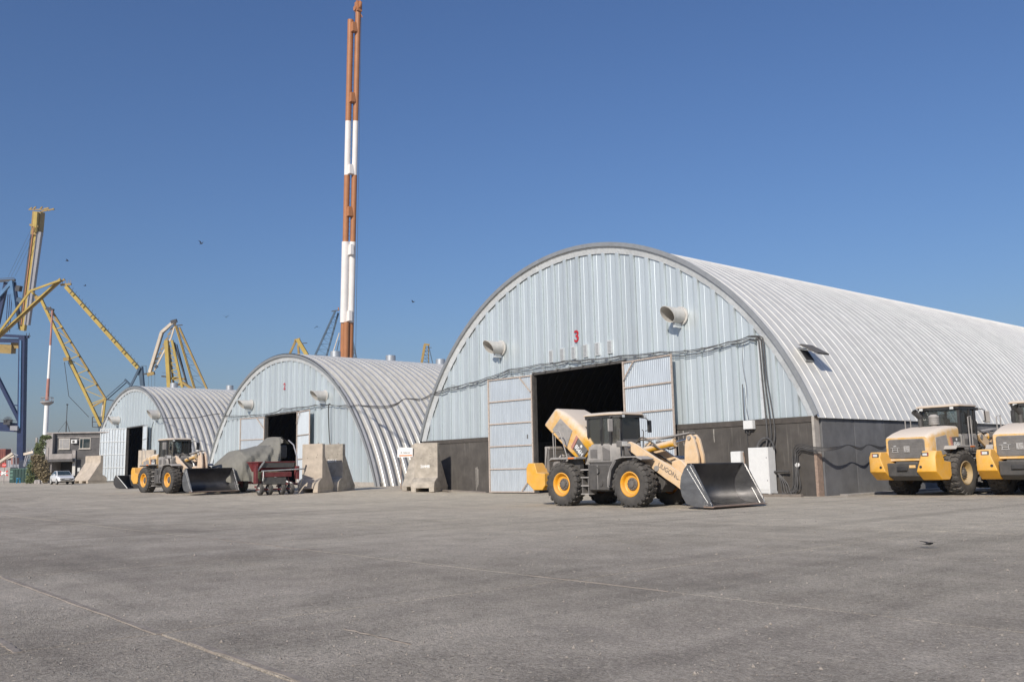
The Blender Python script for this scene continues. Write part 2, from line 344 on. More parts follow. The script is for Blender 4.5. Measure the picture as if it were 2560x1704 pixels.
# ------------------------------------------------------------------ ground
GP = [(-6000, 1.2), (-190, 1.2), (-125, 1.03), (-58, .40), (-44, 0), (6000, 0)]
def gz(x):
    for (a, za), (b, zb) in zip(GP, GP[1:]):
        if x <= b: return za + (zb-za)*(x-a)/(b-a)
    return 0
mb = MB(); xs = [-1600, -400, -190, -160, -125, -90, -75, -58, -51, -44, -20, 30, 400, 1200]; ys = [-600, -40, 0, 20, 40, 80, 200, 800, 1600]
mb.add([(x, y, gz(x)-.03) for x in xs for y in ys], [(i*len(ys)+j, (i+1)*len(ys)+j, (i+1)*len(ys)+j+1, i*len(ys)+j+1) for i in range(len(xs)-1) for j in range(len(ys)-1)])
ground = tag(mb.build('ground', K['ground'], ang=60), 'worn grey concrete yard in front of the hangars', None, None, 'structure')
# concrete slabs of the yard, with open dark joints one way and sand-filled joints the other
XJ = [-44, -34.35, -27.9, -21.45, -15.0, -8.55, -2.1, 4.35, 12]; YJ = [-4, 2.95, 8.05, 13.15, 18.25, 23.35, 28.45, 33.6]
for i in range(len(XJ)-1):
    for j in range(len(YJ)-1):
        h = random.uniform(-.003, .003)
        m_ = MB().bb(XJ[i]+.016, XJ[i+1]-.016, YJ[j]+.008, YJ[j+1]-.008, -.2, h).build('slab', K['ground'], ground, .012)
for Yj, a, b in ((2.95, -15.2, -8.5), (3.0, -7.9, -5.2), (2.95, -34, -16.5), (8.05, -9.3, -6.9), (4.25, -7.5, -6.4), (1.8, -9.6, -8.5), (8.05, -20, -15)):
    n = 18; hw = .030 if Yj < 4 and a > -16 else .006
    P = [(a+(b-a)*k/n, Yj-hw-random.uniform(-.012, .016)) for k in range(n+1)] + [(b-(b-a)*k/n, Yj+hw+random.uniform(-.012, .016)) for k in range(n+1)]
    MB().prism(P, 'z', -.1, .007).build('joint_filler', K['sand'], ground)

def G(x, y=40): return gz(x) - (.03 if not (-44 < x < 12 and -4 < y < 33.6) else 0)

# ------------------------------------------------------------------ hangars
Y0 = 35.43                    # plane of the three gables
OVER = .24                    # how far the roof runs out past the gable
def arc_z(R_, zc, x): return zc + math.sqrt(max(R_*R_-x*x, 0))
def panel_mesh(sec, R_, zc, zmin, n=44, m_=None):
    """one arched sheet: cross-section sec of (y, radial offset) swept round the arch, down to height zmin"""
    a0 = math.asin(max(-1, min(1, (zmin-zc)/R_))); V = []; m = len(sec)
    for i in range(n+1):
        t = a0 + (math.pi-2*a0)*i/n
        V += [((R_+h)*math.cos(t), y, zc+(R_+h)*math.sin(t)) for y, h in sec]
    F = [(i*m+k, i*m+k+1, (i+1)*m+k+1, (i+1)*m+k) for i in range(n) for k in range(m-1)]
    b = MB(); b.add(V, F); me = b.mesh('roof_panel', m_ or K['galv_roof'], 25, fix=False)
    return me
def ring_mesh(b, R0, R1, zc, y0, y1, t0, t1, n):
    V = []
    for i in range(n+1):
        t = t0+(t1-t0)*i/n
        V += [(r*math.cos(t), y, zc+r*math.sin(t)) for r, y in ((R0, y0), (R1, y0), (R1, y1), (R0, y1))]
    F = [(i*4+k, i*4+(k+1) % 4, (i+1)*4+(k+1) % 4, (i+1)*4+k) for i in range(n) for k in range(4)] + [(0, 1, 2, 3), tuple(n*4+k for k in (3, 2, 1, 0))]
    b.add(V, F); return b
def gable_panel(x0, x1, zb, R_, zc, root, yb=0, name='wall_panel'):
    """trapezoidal wall sheet between x0 and x1, from zb up to the arch"""
    w_ = x1-x0; s = w_/1.04
    sec = [(0, 0), (.22*s, 0), (.232*s, -.008), (.258*s, -.008), (.27*s, 0), (.58*s, 0), (.74*s, -.095), (.76*s, -.098), (.95*s, -.098), (.985*s, 0), (.99*s, .07), (1.025*s, .07), (1.03*s, 0), (1.04*s, 0)]
    V = []
    for dx, dy in sec:
        x = x0+dx; zt = arc_z(R_, zc, x)
        V += [(x, yb+dy, min(zb, zt)), (x, yb+dy, zt)]
    F = [(2*i, 2*i+2, 2*i+3, 2*i+1) for i in range(len(sec)-1)]
    if max(v[2] for v in V)-zb < .05: return
    b = MB(); b.add(V, F); b.build(name, K['galv'], root, ang=20, fix=False)
def door_leaf(root, w_, z0, z1, hinge, ang, side, rails, brace, frame_mat, vert=False):
    """side=+1: leaf runs +x from the hinge when laid open flat; ang = angle out of the wall"""
    o = empty('door_leaf', hinge); o.parent = root; o.rotation_euler = (0, 0, -ang*side)
    b = MB(); n = int(w_/.145); V = []; h = z1-z0
    for i in range(n):
        x = w_*i/n; d = w_/n
        for dx, dy in ((0, 0), (.30, 0), (.42, -.022), (.72, -.022), (.84, 0)): V += [(side*(x+dx*d), dy, z0), (side*(x+dx*d), dy, z1)]
    V += [(side*w_, 0, z0), (side*w_, 0, z1)]
    F = [(2*i, 2*i+2, 2*i+3, 2*i+1) for i in range(len(V)//2-1)]
    b.add(V, F); b.build('door_sheet', K['galv_door'], o, ang=20)
    def bar(p, q, t=.075): MB().beam(p, q, t, t).build('frame_bar', frame_mat, o)
    y = -.06
    bar((0, y, z0), (0, y, z1)); bar((side*w_, y, z0), (side*w_, y, z1))
    for k in range(rails+1):
        z = z0+.045+(h-.09)*k/rails; bar((side*.046, y-.004, z), (side*(w_-.046), y-.004, z), .065)
    if vert:
        for k in range(1, 9): bar((side*w_*k/9, y, z0+.09), (side*w_*k/9, y, z1-.09), .045)
    if brace:
        d = .9
        MB().beam((side*(.05), y-.07, z1-d-.1), (side*d, y-.07, z1-.1), .06).build('brace', frame_mat, o)
        MB().beam((side*(.05), y-.07, z0+d+.1), (side*d, y-.07, z0+.1), .06).build('brace', frame_mat, o)
    return o
def cowl(root, x, z, r=.39, L=1.08):
    b = MB(); n = 28; V = []
    for j, (ya, rr) in enumerate(((0, r), (1, r), (1, r-.025), (.0, r-.025))):
        for i in range(n):
            t = 2*math.pi*i/n
            V.append((x+rr*math.cos(t), -.02-ya*(L+.28*math.sin(t)), z+rr*math.sin(t)))
    F = [(j*n+i, j*n+(i+1) % n, (j+1)*n+(i+1) % n, (j+1)*n+i) for j in range(3) for i in range(n)]
    b.add(V, F); o = b.build('vent_cowl', K['cowl'], root, ang=40)
    MB().cyl((x, -.06, z), (x, -.10, z), r-.03, n=20).build('fan_plate', K['cowl_in'], o)
    MB().lathe([(r, -.14), (r+.09, -.14), (r+.09, -.06), (r, -.06)], 28, (x, 0, z)).build('flange', K['cowl'], o)
    MB().bb(x-.06, x+.06, -.62, -.1, z-r-.22, z-r+.0).build('cowl_bracket', K['galv_trim'], o)
    return o
def hangar(xc, label, half, zbase, apex, spring, npan, sec, pitch, door, pw, zsheet, fasc=K['arch_edge'], rm_=None):
    """origin at the foot of the gable centre; local x along the gable, y into the hangar"""
    root = empty('hangar', (xc, Y0, 0), 0, 1, label, 'hangar', 'arched steel hangars in a row')
    rise = apex-spring; R_ = (half*half+rise*rise)/(2*rise); zc = apex-R_
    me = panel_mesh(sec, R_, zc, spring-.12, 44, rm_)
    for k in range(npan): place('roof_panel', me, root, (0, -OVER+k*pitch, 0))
    a0 = math.asin((spring-zc)/R_)
    # front edge angle of the roof and the crimped trim that closes the joint to the gable
    ring_mesh(MB(), R_-.08, R_+.14, zc, -OVER-.06, -OVER-.004, a0, math.pi-a0, 60).build('arch_edge', fasc, root)
    nt_ = 26
    for k in range(nt_):
        t0 = a0+(math.pi-2*a0)*k/nt_; t1 = a0+(math.pi-2*a0)*(k+1)/nt_
        b = MB(); n = 7; V = []
        for i in range(n+1):
            t = t0+(t1-t0)*i/n; dy = -.012*(i % 2)+random.uniform(-.006, .006); wob = random.uniform(-.012, .012)
            for r, y in ((R_-.46+wob, -.085), (R_-.05, -.17), (R_-.02, -.235)): V.append((r*math.cos(t), y+dy, zc+r*math.sin(t)))
        F = [(i*3+j, i*3+j+1, (i+1)*3+j+1, (i+1)*3+j) for i in range(n) for j in range(2)]
        b.add(V, F); b.build('trim_strip', K['galv_trim'], root, ang=20)
    # gable
    dx0, dx1, dz = door
    Rg = R_-.02; x = dx0
    edges = [dx0]
    while edges[0] > -half: edges.insert(0, edges[0]-pw)
    m = round((dx1-dx0)/pw); edges += [dx0+(dx1-dx0)*(i+1)/m for i in range(m)]
    while edges[-1] < half: edges.append(edges[-1]+pw)
    for a, b in zip(edges, edges[1:]):
        a = max(a, -half+.02); b = min(b, half-.02)
        if b-a < .05: continue
        over = a > dx0-.01 and b < dx1+.01
        gable_panel(a, b, dz if over else zsheet(xc+(a+b)/2), Rg, zc, root)
    # back gable
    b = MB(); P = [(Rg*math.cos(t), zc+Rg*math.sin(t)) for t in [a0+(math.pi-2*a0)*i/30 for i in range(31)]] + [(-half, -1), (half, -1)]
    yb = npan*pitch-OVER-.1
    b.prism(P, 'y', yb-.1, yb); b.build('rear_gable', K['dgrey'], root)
    # door frame
    MB().bb(dx0-.10, dx0, -.10, .16, zbase-.1, dz+.0).build('door_jamb', K['dgrey'], root)
    MB().bb(dx1, dx1+.10, -.10, .16, zbase-.1, dz+.0).build('door_jamb', K['rust_frame'], root)
    MB().bb(dx0-.10, dx1+.10, -.12, .12, dz+.003, dz+.14).build('door_lintel', K['dgrey'], root)
    return root, R_, zc
SEC3 = [(0, .024), (.016, .024), (.05, .0), (.20, -.006), (.345, -.008), (.49, -.006), (.645, .0), (.674, .024), (.69, .024)]
SEC2 = [(0, .20), (.22, .20), (.245, .17), (.28, -.17), (.31, -.20), (.575, -.20), (.605, -.17), (.66, .17), (.69, .20)]

# --- hangar three, on a dark concrete base wall
C3 = -36.62
h3, R3, zc3 = hangar(C3, 'largest arched hangar marked 3 on a dark concrete base wall', 15.15, 0, 13.78, 3.45, 104, SEC3, .69, (-40.06-C3, -32.76-C3, 6.9), 1.043, lambda x: 3.40)
def slabs(axis, a, b, step, fixed0, fixed1, z0, z1, m, root, name='wall_slab', gap=.012):
    n = max(1, round((b-a)/step))
    for k in range(n):
        p, q = a+(b-a)*k/n+gap/2, a+(b-a)*(k+1)/n-gap/2; e = random.uniform(-.008, .008)
        if axis == 'x': B(name, m, root, p, q, fixed0+e, fixed1, z0, z1, .01)
        else: B(name, m, root, fixed0, fixed1+e, p, q, z0, z1, .01)
slabs('x', -14.85, -3.92, 5.5, -.16, .24, -.6, 3.16, K['wall_dark'], h3)
slabs('x', 3.60, 14.86, 11, -.16, .24, -.6, 3.16, K['wall_dark'], h3)
for x_, z0_, z1__ in ((-9.05, .15, 1.55), (-8.93, .35, 1.6), (-8.84, .5, 1.45), (6.2, 2.3, 3.1), (7.4, 1.9, 3.12), (7.75, 2.4, 3.1), (5.1, 2.2, 3.14), (9.6, 2.5, 3.1)): MB().prism([(x_-.035, z1__), (x_+.035, z1__), (x_+.02, (z0_+z1__)/2), (x_+.028, z0_), (x_-.012, z0_-.05), (x_-.03, (z0_+z1__)/2)], 'y', -.1715, -.169).build('lime_streak', K['streak'], h3)
B('coping', K['coping'], h3, -14.9, -3.92, -.20, .26, 3.165, 3.42); B('coping', K['coping'], h3, 3.60, 14.87, -.20, .26, 3.165, 3.42)
slabs('y', .25, 70.5, 2.72, 14.72, 15.08, -.6, 3.40, K['wall_side'], h3)
slabs('y', .25, 70.5, 5.4, -15.08, -14.72, -.6, 3.40, K['wall_side'], h3)
B('corner_strip', K['footing'], h3, 14.88, 15.0, -.21, .2, 1.8, 3.40); B('corner_post', K['edge_steel'], h3, 14.885, 15.02, -.2, .2, -.5, 1.79)
door_leaf(h3, 3.65, .02, 6.93, (-40.06-C3-.08, -.14, 0), R(6), -1, 5, True, K['rust_frame'])
door_leaf(h3, 3.65, .06, 6.93, (-32.76-C3+.05, -.14, 0), R(6), 1, 5, True, K['rust_frame'])
cowl(h3, -43.05-C3, 8.88); cowl(h3, -28.77-C3, 8.84)
for k in range(6):
    x = -38.47-C3+k*.946; z = 7.86
    lo = MB().bb(x-.155, x+.155, -.11, .0, z-.36, z+.36).build('louvre_vent', K['galv_trim'], h3)
    for j in range(9): MB().bb(x-.115, x+.115, -.128, -.112, z-.31+j*.072, z-.27+j*.072).build('louvre_slat', K['louvre'], lo)
text('number', '3', .92, K['red_paint'], h3, frame((-36.27-C3, -.105, 8.73), (1, 0, 0), (0, 0, 1)), .006)
# hooded opening on the roof flank
th = math.radians(32.6); hb = empty('roof_hood', (R3*math.cos(th), 1.55, zc3+R3*math.sin(th))); hb.parent = h3; hb.rotation_euler = (0, math.pi/2-th, 0); hb.scale = (.85, .85, .85)
MB().bb(-.5, .4, -.42, .42, .0, .10).build('hood_frame', K['arch_edge'], hb)
MB().bb(-.42, .34, -.36, .36, .101, .13).build('hood_opening', K['dark'], hb)
MB().prism([(-.55, .28), (-.45, .45), (.55, .95), (.6, .88)], 'y', -.55, .55).build('hood_flap', K['dgrey'], hb)
for s in (-.45, .45): MB().beam((-.4, s, .1), (.4, s, .84), .03).build('hood_stay', K['arch_edge'], hb)

# --- hangars two and one, arches standing almost on the ground
C2 = -73.9
z2 = lambda x: gz(x)+.22
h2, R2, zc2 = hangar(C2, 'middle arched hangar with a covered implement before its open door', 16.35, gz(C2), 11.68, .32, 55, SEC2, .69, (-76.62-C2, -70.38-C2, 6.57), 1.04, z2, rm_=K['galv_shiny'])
MB().prism([(3.53, gz(C2+3.5)-.5), (16.3, gz(C2+16.3)-.5), (16.3, gz(C2+16.3)+.27), (3.53, gz(C2+3.5)+.27)], 'y', -.2, .3).build('footing', K['footing'], h2, .01)
MB().prism([(-16.3, gz(C2-16.3)-.5), (-2.73, gz(C2-2.7)-.5), (-2.73, gz(C2-2.7)+.27), (-16.3, gz(C2-16.3)+.27)], 'y', -.2, .3).build('footing', K['footing'], h2, .01)
MB().bb(16.0, 16.75, .31, 38, -.5, .36).build('footing', K['footing'], h2)
door_leaf(h2, 3.1, .62, 6.55, (-76.62-C2-.1, -.14, 0), R(18), -1, 3, True, K['rust_frame'])
door_leaf(h2, 3.1, .62, 6.6, (-70.38-C2+.1, -.14, 0), R(8), 1, 3, True, K['rust_frame'])
cowl(h2, -79.83-C2, 7.85); cowl(h2, -65.63-C2, 7.6)
text('number', '2', .8, K['red_paint'], h2, frame((-72.94-C2, -.105, 8.95), (1, 0, 0), (0, 0, 1)), .006)
C1 = -114.6
z1_ = lambda x: gz(x)+.22
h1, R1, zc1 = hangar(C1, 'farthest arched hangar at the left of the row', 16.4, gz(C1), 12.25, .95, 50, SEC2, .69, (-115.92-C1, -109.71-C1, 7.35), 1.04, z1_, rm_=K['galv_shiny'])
MB().bb(4.93, 16.35, -.2, .3, .3, gz(C1+9)+.24).build('footing', K['footing'], h1); MB().bb(-16.35, -1.35, -.2, .3, .3, gz(C1-9)+.24).build('footing', K['footing'], h1)
MB().bb(16.05, 16.8, .31, 34, 0, 1.0).build('footing', K['footing'], h1)
door_leaf(h1, 3.27, 1.02, 7.4, (-115.92-C1-.1, -.14, 0), R(45), -1, 4, False, K['galv_trim'], True)
door_leaf(h1, 3.0, 1.0, 7.4, (-109.71-C1+.1, -.14, 0), R(10), 1, 4, False, K['galv_trim'])
cowl(h1, -119.55-C1, 8.55, .48); cowl(h1, -104.89-C1, 8.45, .48)
def roof_vent(root, y, z):
    b = MB(); 
    V = [(0, 0, z-.5), (0, 0, z)]
    b.cyl((0, y, z-.6), (0, y, z), .34, n=18); o = b.build('roof_vent', K['vent'], root)
    MB().cyl((0, y, z+.10), (0, y, z+.78), .48, n=20).build('vent_cap', K['vent'], o)
    for a in range(3): MB().beam((.33*math.cos(a*2.1), y+.33*math.sin(a*2.1), z-.05), (.33*math.cos(a*2.1), y+.33*math.sin(a*2.1), z+.12), .04).build('vent_leg', K['vent'], o)
for y in (5.4, 11.4, 17.3): roof_vent(h2, y, 11.75)
for y in (5.0, 12.3): roof_vent(h1, y, 12.3)

# --- cables along the fronts
def wavy(pts, off, dz, n=5, amp=.05):
    P = []
    for (x, z), (x2, z2_) in zip(pts, pts[1:]):
        for k in range(n):
            t = k/n; P.append((x+(x2-x)*t, Y0-off, z+(z2_-z)*t+dz-amp*math.sin(t*math.pi)))
    P.append((pts[-1][0], Y0-off, pts[-1][1]+dz)); return P
def cable_run(name, label, pts, n, off, r, brk):
    o = empty(name, (pts[0][0], Y0, 0), 0, 1, label, 'cables')
    def loc(P): return [Vector(p)-Vector((pts[0][0], Y0, 0)) for p in P]
    for k in range(n):
        jit = [(x+random.uniform(-.02, .02), z+random.uniform(-.05, .05)) for x, z in pts]
        MB().cable(loc(wavy(jit, off+.05*(k % 2), -.075*k, 5, .03+.05*random.random())), r*random.uniform(.8, 1.15), 6).build('cable', K['cable'], o)
    for x, z in brk: MB().bb(x-pts[0][0]-.03, x-pts[0][0]+.03, -off-.1, -.04, z-.16, z-.12).build('cable_bracket', K['bracket'], o)
    return o
c3 = [(-51.65, 6.35), (-50.2, 6.62), (-48.4, 6.81), (-46.4, 6.98), (-44.4, 7.1), (-42.05, 7.40), (-39.26, 7.43), (-36.77, 7.48), (-35.2, 7.32), (-32.76, 7.31), (-30.0, 7.14), (-28.15, 6.98), (-25.83, 7.19), (-24.69, 7.27), (-24.17, 7.21)]
cr3 = cable_run('cable_bundle', 'dark cable bundle sagging across the front of hangar 3 above its door', c3, 3, .24, .022, [(x, 7.1) for x in (-50, -48, -46, -44)] + [(-42+k*1.043, 7.2) for k in range(17)])
c2 = [(-86.3, 7.3), (-83, 7.02), (-79, 6.85), (-74.75, 6.83), (-73.0, 7.05), (-70, 6.98), (-67, 6.95), (-64.6, 6.85), (-62, 6.62), (-60.0, 6.5)]
cr2 = cable_run('cable_bundle', 'thin cable run across the front of the middle hangar', c2, 2, .26, .028, [(-86+k*1.04, 6.8) for k in range(20)])
o = empty('cable_bundle', (-60, Y0, 0), 0, 1, 'cables strung from the middle hangar across to hangar 3', 'cables')
for k in range(3):
    P = [(0, -.3, 6.45), (2.3, -.55-.08*k, 6.25-.06*k), (4.5, -.75, 6.08-.08*k), (6.2, -.85, 6.15-.05*k), (7.2, -.8, 6.40), (8.35, -.34, 6.32-.07*k)]
    MB().cable([tuple(p) for p in P], .026, 6).build('cable', K['cable'], o)
o = empty('cable_bundle', (-99, Y0, 0), 0, 1, 'thin cable strung along the flank of the farthest hangar', 'cables')
MB().cable([(0-5.5, -.9, 7.9), (2, -.6, 7.6), (6, -.4, 7.35), (10, -.5, 7.4), (12.7, -.4, 7.4)], .04, 6).build('cable', K['cable'], o)
MB().cable([(-6.5, -.4, 7.6), (-7.2, -.35, 6.8), (-7.4, -.3, 5)], .035, 6).build('cable', K['cable'], o)
# drop cable of the middle hangar
o = empty('cable_drop', (-64.4, Y0, 0), 0, 1, 'single dark cable hanging down the middle hangar behind the concrete blocks', 'cable')
MB().cable([(0, -.3, 6.85), (-.25, -.3, 6.6), (-.2, -.25, 4.5), (.15, -.25, 2.6), (.35, -.25, 1.2), (.4, -.25, .5)], .05, 6).build('cable', K['cable'], o)
# vertical run down to the cabinet
o = empty('cable_drop', (-24.1, Y0, 0), 0, 1, 'thick cables and conduit dropping down hangar 3 to the white cabinet', 'cables')
for k, (dx, r) in enumerate(((0, .036), (.13, .032), (.25, .028))):
    MB().cable([(-.6+.1*k, -.3, 7.27), (-.08+dx, -.32, 7.15), (.0+dx, -.3, 6.7), (.05+dx, -.3, 5.2), (.12+dx*1.5, -.3, 3.6), (.16+dx*1.6, -.34, 2.6), (.10+dx*1.2, -.42, 2.1)], r, 8).build('cable', K['cable'], o)
MB().bb(-.16, .02, -.2, -.06, 3.45, 7.25).build('conduit', K['galv_trim'], o)
for s in (-1, 1): MB().cable([(.12, -.4, 2.55), (.12+s*.2, -.42, 2.5), (.12+s*.38, -.45, 2.3), (.12+s*.45, -.45, 2.05)], .05, 8).build('cable', K['cable'], o)
# small junction box with its thin wires
o = empty('junction_box', (-24.87, Y0-.2, 2.99), 0, 1, 'small white junction box near the top of the dark wall', 'electrical box')
B('box_body', K['cab_white'], o, -.26, .24, -.22, 0, 0, .40, .012); B('box_lid', K['cab_white'], o, -.25, .23, -.245, -.223, .01, .39, .006)
MB().cable([(-.3, -.05, 2.1), (-.32, -.06, 1.0), (-.3, -.05, .3), (-.2, -.08, -.12), (-.05, -.1, -.16), (.0, -.1, -.05)], .022, 6).build('wire', K['cable'], o)
MB().cable([(-.12, -.05, 4.1), (-.2, -.08, 3.0), (-.1, -.06, 1.9), (-.18, -.06, 1.2), (-.08, -.06, .45)], .012, 5).build('wire', K['cable'], o)
MB().cable([(-.2, -.06, -.12), (-.2, -.05, -.9), (-.12, -.05, -1.6)], .014, 5).build('wire', K['cable'], o)
o = empty('meter_box', (-25.6, Y0-.2, 1.1), 0, 1, 'white meter box half hidden behind the big bucket', 'electrical box')
B('box_body', K['cab_white'], o, -.28, .26, -.28, 0, 0, .90, .03); B('box_lid', K['cab_white'], o, -.27, .25, -.31, -.283, .02, .88, .01)
MB().cable([(.3, -.12, .85), (.34, -.1, .4), (.28, -.1, .05), (.1, -.1, -.3)], .03, 6).build('wire', K['edge_steel'], o)
MB().cable([(.3, -.25, -.75), (.6, -.3, -.7), (.8, -.3, -.45), (.9, -.3, -.15)], .055, 8).build('hose', K['cable'], o)
# the white cabinet
o = empty('electric_cabinet', (-24.10, Y0-.62, G(0)), 0, 1, 'tall white electrical cabinet on feet against the dark wall', 'cabinet')
B('cabinet_body', K['cab_white'], o, -.52, .52, -.27, .27, .22, 2.16, .012); B('cabinet_door', K['cab_white'], o, -.50, .50, -.292, -.273, .30, 2.13, .006)
B('plinth', K['cab_white'], o, -.54, .54, -.29, .29, .14, .215, .006)
for sx in (-.48, .48):
    for sy in (-.23, .23): B('foot', K['cab_white'], o, sx-.05, sx+.05, sy-.05, sy+.05, 0, .14)
for z in (.7, 1.7): MB().cyl((.44, -.29, z), (.44, -.31, z), .02, n=10).build('lock', K['black'], o)
# coil of heavy cables right of the cabinet and along the side wall
o = empty('cable_bundle', (-22.7, Y0-.3, 0), 0, 1, 'heavy black cables looping from the cabinet round the corner along the side wall', 'cables')
for k in range(4):
    e = .13*k; q = random.uniform(-.08, .08)
    MB().cable([(-.9+.5*random.random(), -.25, .08), (-.45+e, -.1, .06+.03*k), (-.1+e, -.05, .35+q), (.0+e*.6, -.05, 1.1), (.02+e*.6, -.06, 1.75+q), (.18+e*.5, -.08, 2.12-.07*k), (.5, -.1, 2.22-.07*k), (1.0, -.1, 2.08-.06*k), (1.45, -.14, 2.04-.05*k), (1.78, .15, 2.04-.04*k),
               (1.80, .9, 2.08-.02*k), (1.76, 1.6, 2.14), (1.8, 2.5, 2.02-.03*k), (1.76, 3.3, 2.16), (1.8, 4.3, 2.05-.035*k), (1.76, 5.1, 2.12), (1.8, 6.1, 2.03-.03*k), (1.76, 7, 2.12), (1.8, 8.5, 2.02-.03*k), (1.76, 10, 2.1), (1.76, 20, 2.1)], .021, 6).build('cable', K['cable'], o)
for k in range(4):
    MB().cable([(-.95, -.15, 1.0-.04*k), (-.75, -.12, .98), (-.62+.1*k, -.12, .55), (-.55+.13*k, -.12, .12), (-.3+.1*k, -.1, .05), (-.1+.08*k, -.06, .3), (.05+.04*k, -.05, .8), (.06+.05*k, -.05, 1.25)], .02, 6).build('cable', K['cable'], o)
MB().cable([(-.95, -.2, 1.02), (-.6, -.12, 1.06), (-.2, -.08, 1.02)], .05, 8).build('hose', K['cable'], o)
MB().cyl((.2, .02, 1.32), (.2, -.06, 1.32), .10, n=14).build('cable_tie', K['white'], o)
o = tag(B('kerb_beam', K['wood'], None, -24.3, -21.9, Y0-1.15, Y0-.95, G(0)-.02, G(0)+.12, .02), 'low grey timber lying in front of the white cabinet', 'timber')
tag(MB().prism([(-21.05, Y0+.5), (-20.6, Y0+.3), (-20.5, Y0+70), (-21.05, Y0+70)], 'z', -.2, .05).build('pavement_strip', K['footing'], None, .01), None, None, None, 'structure')

# ------------------------------------------------------------------ wheel loaders
def tyre_mesh():
    b = MB()
    b.lathe([(.41, -.20), (.43, -.25), (.52, -.285), (.64, -.295), (.735, -.275), (.775, -.22), (.78, 0), (.775, .22), (.735, .275), (.64, .295), (.52, .285), (.43, .25), (.41, .20)], 40)
    n = 22
    for k in range(n):
        for sd in (-1, 1):
            t0 = 2*math.pi*(k+(.5 if sd > 0 else 0))/n; wd = .165
            def pt(r, y, t): return (r*math.cos(t), sd*y, r*math.sin(t))
            # the lug zigzags from the crown to the shoulder, then runs down the sidewall
            path = [(-.03, .0, .825), (.10, .055, .825), (.17, .0, .825), (.255, .045, .815), (.305, .045, .72)]
            V = []
            for y, dt, r in path:
                ri = r-.075 if y < .29 else r-.02
                V += [pt(ri, y, t0+dt-wd/2), pt(r, y, t0+dt-wd/2*.82), pt(r, y, t0+dt+wd/2*.82), pt(ri, y, t0+dt+wd/2)]
            m = len(path); F = [(i*4+j, i*4+j+1, (i+1)*4+j+1, (i+1)*4+j) for i in range(m-1) for j in range(3)] + [(0, 1, 2, 3), tuple((m-1)*4+j for j in (3, 2, 1, 0))]
            b.add(V, F)
    return b.mesh('tyre', K['rubber'], 28)
def rim_mesh():
    b = MB(); b.lathe([(.42, .2), (.43, -.23), (.44, -.262), (.405, -.272), (.385, -.25), (.36, -.20), (.345, -.13), (.31, -.10), (.21, -.085), (.20, -.06)], 32)
    return b.mesh('rim', K['rim'], 30)
def hub_mesh():
    b = MB(); b.lathe([(.22, -.06), (.22, -.13), (.20, -.15), (.13, -.155), (.12, -.20), (.05, -.215), (0.001, -.215)], 24)
    for k in range(10):
        t = 2*math.pi*k/10; b.cyl((.175*math.cos(t), -.13, .175*math.sin(t)), (.175*math.cos(t), -.185, .175*math.sin(t)), .02, n=6)
    return b.mesh('hub', K['hub'], 30)
TY, RI, HU = tyre_mesh(), rim_mesh(), hub_mesh()
RI2 = RI.copy(); RI2.materials.clear(); RI2.materials.append(K['rim2'])
def rrect(x, w_, zb, zt, r, n=5, r2=None):
    P = []; r2 = r if r2 is None else r2
    for cy, cz, a0, rr in ((w_-r2, zb+r2, -90, r2), (w_-r, zt-r, 0, r), (-w_+r, zt-r, 90, r), (-w_+r2, zb+r2, 180, r2)):
        for k in range(n+1):
            a = R(a0+90*k/n); P.append((x, cy+rr*math.cos(a), cz+rr*math.sin(a)))
    return P
